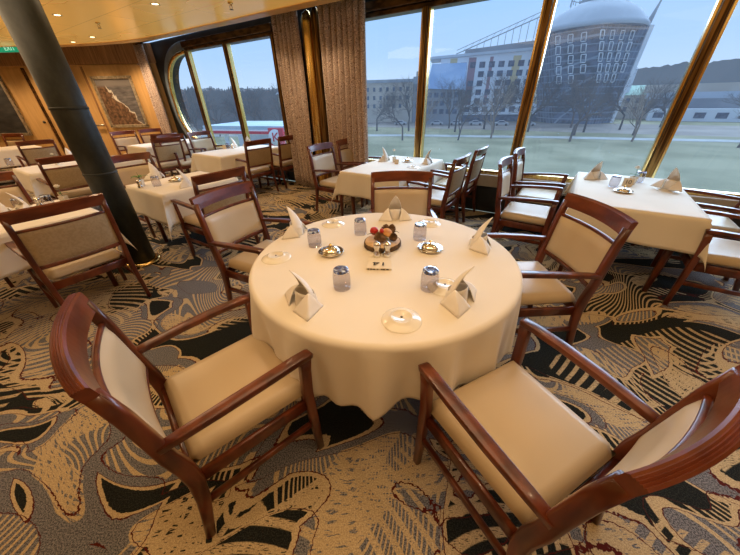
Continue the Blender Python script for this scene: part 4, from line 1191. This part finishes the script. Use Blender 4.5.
# parked cars
def make_car():
    c_ = empty('parked_car', (0,0,0), 0, 'x', 'car')
    prof = [(-2.1,.35),(-2.15,.75),(-1.9,.92),(-1.35,.98),(-.8,1.42),(.55,1.45),(1.2,1.0),(1.95,.86),(2.15,.6),(2.1,.35)]
    n_ = len(prof); vs = [(x,-.85,z) for x,z in prof] + [(x,.85,z) for x,z in prof]
    MB().add(vs, [tuple(range(n_)), tuple(range(n_,2*n_))] + [(i,(i+1)%n_,n_+(i+1)%n_,n_+i) for i in range(n_)]).build('body', 'car_paint', c_)
    MB().add([(-1.2,-.87,1.0),(-.75,-.87,1.36),(.5,-.87,1.38),(1.0,-.87,1.0),(-1.2,.87,1.0),(-.75,.87,1.36),(.5,.87,1.38),(1.0,.87,1.0)], [(0,1,2,3),(4,5,6,7),(0,4,5,1),(3,2,6,7)]).build('windows', 'win_dark', c_)
    for x in (-1.35,1.35):
        for y in (-.8,.8): MB().lathe([(0,-.1),(.34,-.1),(.34,.1),(0,.1)], 14).build('wheel', 'twigs_dark', c_, loc=(x,y,.34), rot=(PI/2,0,0))
    return c_
car = make_car()
for i, (x, y, a) in enumerate([(24,112,-15),(30,110,-15),(36,108,-15),(43,104,-20),(50,101,-20),(12,116,-10)]):
    place(car, i == 0, (x,y,GZ+.05), R(a), 'small grey car parked below the trees before the hotel', 'parked cars before the hotel')

# ------------------------------------------------------------------ light
w = bpy.data.worlds.new('world'); scn.world = w; w.use_nodes = True
t = NT(w); t.n.clear()
out = t.node('ShaderNodeOutputWorld'); bg = t.node('ShaderNodeBackground')
g = t.node('ShaderNodeTexCoord').outputs['Generated']
z = t.sep(g)[2]
n_ = t.noise(t.mapping(g, scale=(1,1,4)), 2.2, 4)
f_ = t.m('ADD', z, t.m('MULTIPLY', t.m('SUBTRACT', n_, .5), .06))
t.put(bg.inputs[0], t.ramp(f_, [(.0,(.52,.65,.80)), (.10,(.38,.56,.82)), (.30,(.28,.50,.86)), (.8,(.45,.62,.85))]))
bg.inputs[1].default_value = 1.35
t.l.new(bg.outputs[0], out.inputs[0])
def lamp(kind, name, loc, energy, color, rot=(0,0,0), **kw):
    l = bpy.data.lights.new(name, kind); l.energy = energy; l.color = color
    for k_, v in kw.items(): setattr(l, k_, v)
    o = bpy.data.objects.new(name, l); col.objects.link(o); o.location = loc; o.rotation_euler = rot
    return o
# bright overcast sky glow falling in through the windows
d = Vector((-NX, -NY, -.62)).normalized()
s_ = lamp('SUN', 'overcast_sun', (5,20,12), 8.5, (.62,.80,1.0), angle=R(70))
s_.rotation_euler = d.to_track_quat('-Z', 'Y').to_euler()
WARM = (1.0,.68,.40)
for i, (x, y) in enumerate([(p[0],p[1]) for p in DL] + HID):
    lamp('SPOT', 'downlight_lamp', (x,y,CZ-.03), (9 if (x*NX+y*NY) > 2.2 and x > -.5 else 14 if (x*NX+y*NY) > 2.6 and x > -3 else 20), WARM, spot_size=R(125), spot_blend=.7, shadow_soft_size=.06)
for t_ in (-3.6,-3.05,-2.4): 
    q_ = wp(t_, -.72); lamp('SPOT', 'curtain_fill', (q_.x,q_.y,CZ-.03), 16, WARM, spot_size=R(110), spot_blend=.8, shadow_soft_size=.05)  # unseen lamps added to brighten the curtains and the pilaster
for x, y in ((-5.75,8.6),(-6.8,8.5),(-8.4,8.5),(-10,8.5)):
    lamp('SPOT', 'wall_washer', (x,y,CZ+.15), 120, WARM, spot_size=R(120), spot_blend=.8, shadow_soft_size=.06)
for x, y, e in ((-.2,.9,19),(-3.5,3.0,28),(-7.2,4.6,50),(2.6,.6,9)):
    lamp('AREA', 'ceiling_fill', (x,y,CZ-.02), e, (1.0,.74,.46), shape='RECTANGLE', size=2.2, size_y=1.4)  # broad unseen fill lamps added under the ceiling to lift the whole room

scn.view_settings.view_transform = 'Standard'
scn.view_settings.look = 'None'
scn.view_settings.exposure = 0
scn.view_settings.gamma = 1
try: scn.cycles.use_denoising = True; scn.cycles.max_bounces = 8; scn.cycles.transparent_max_bounces = 12
except Exception: pass
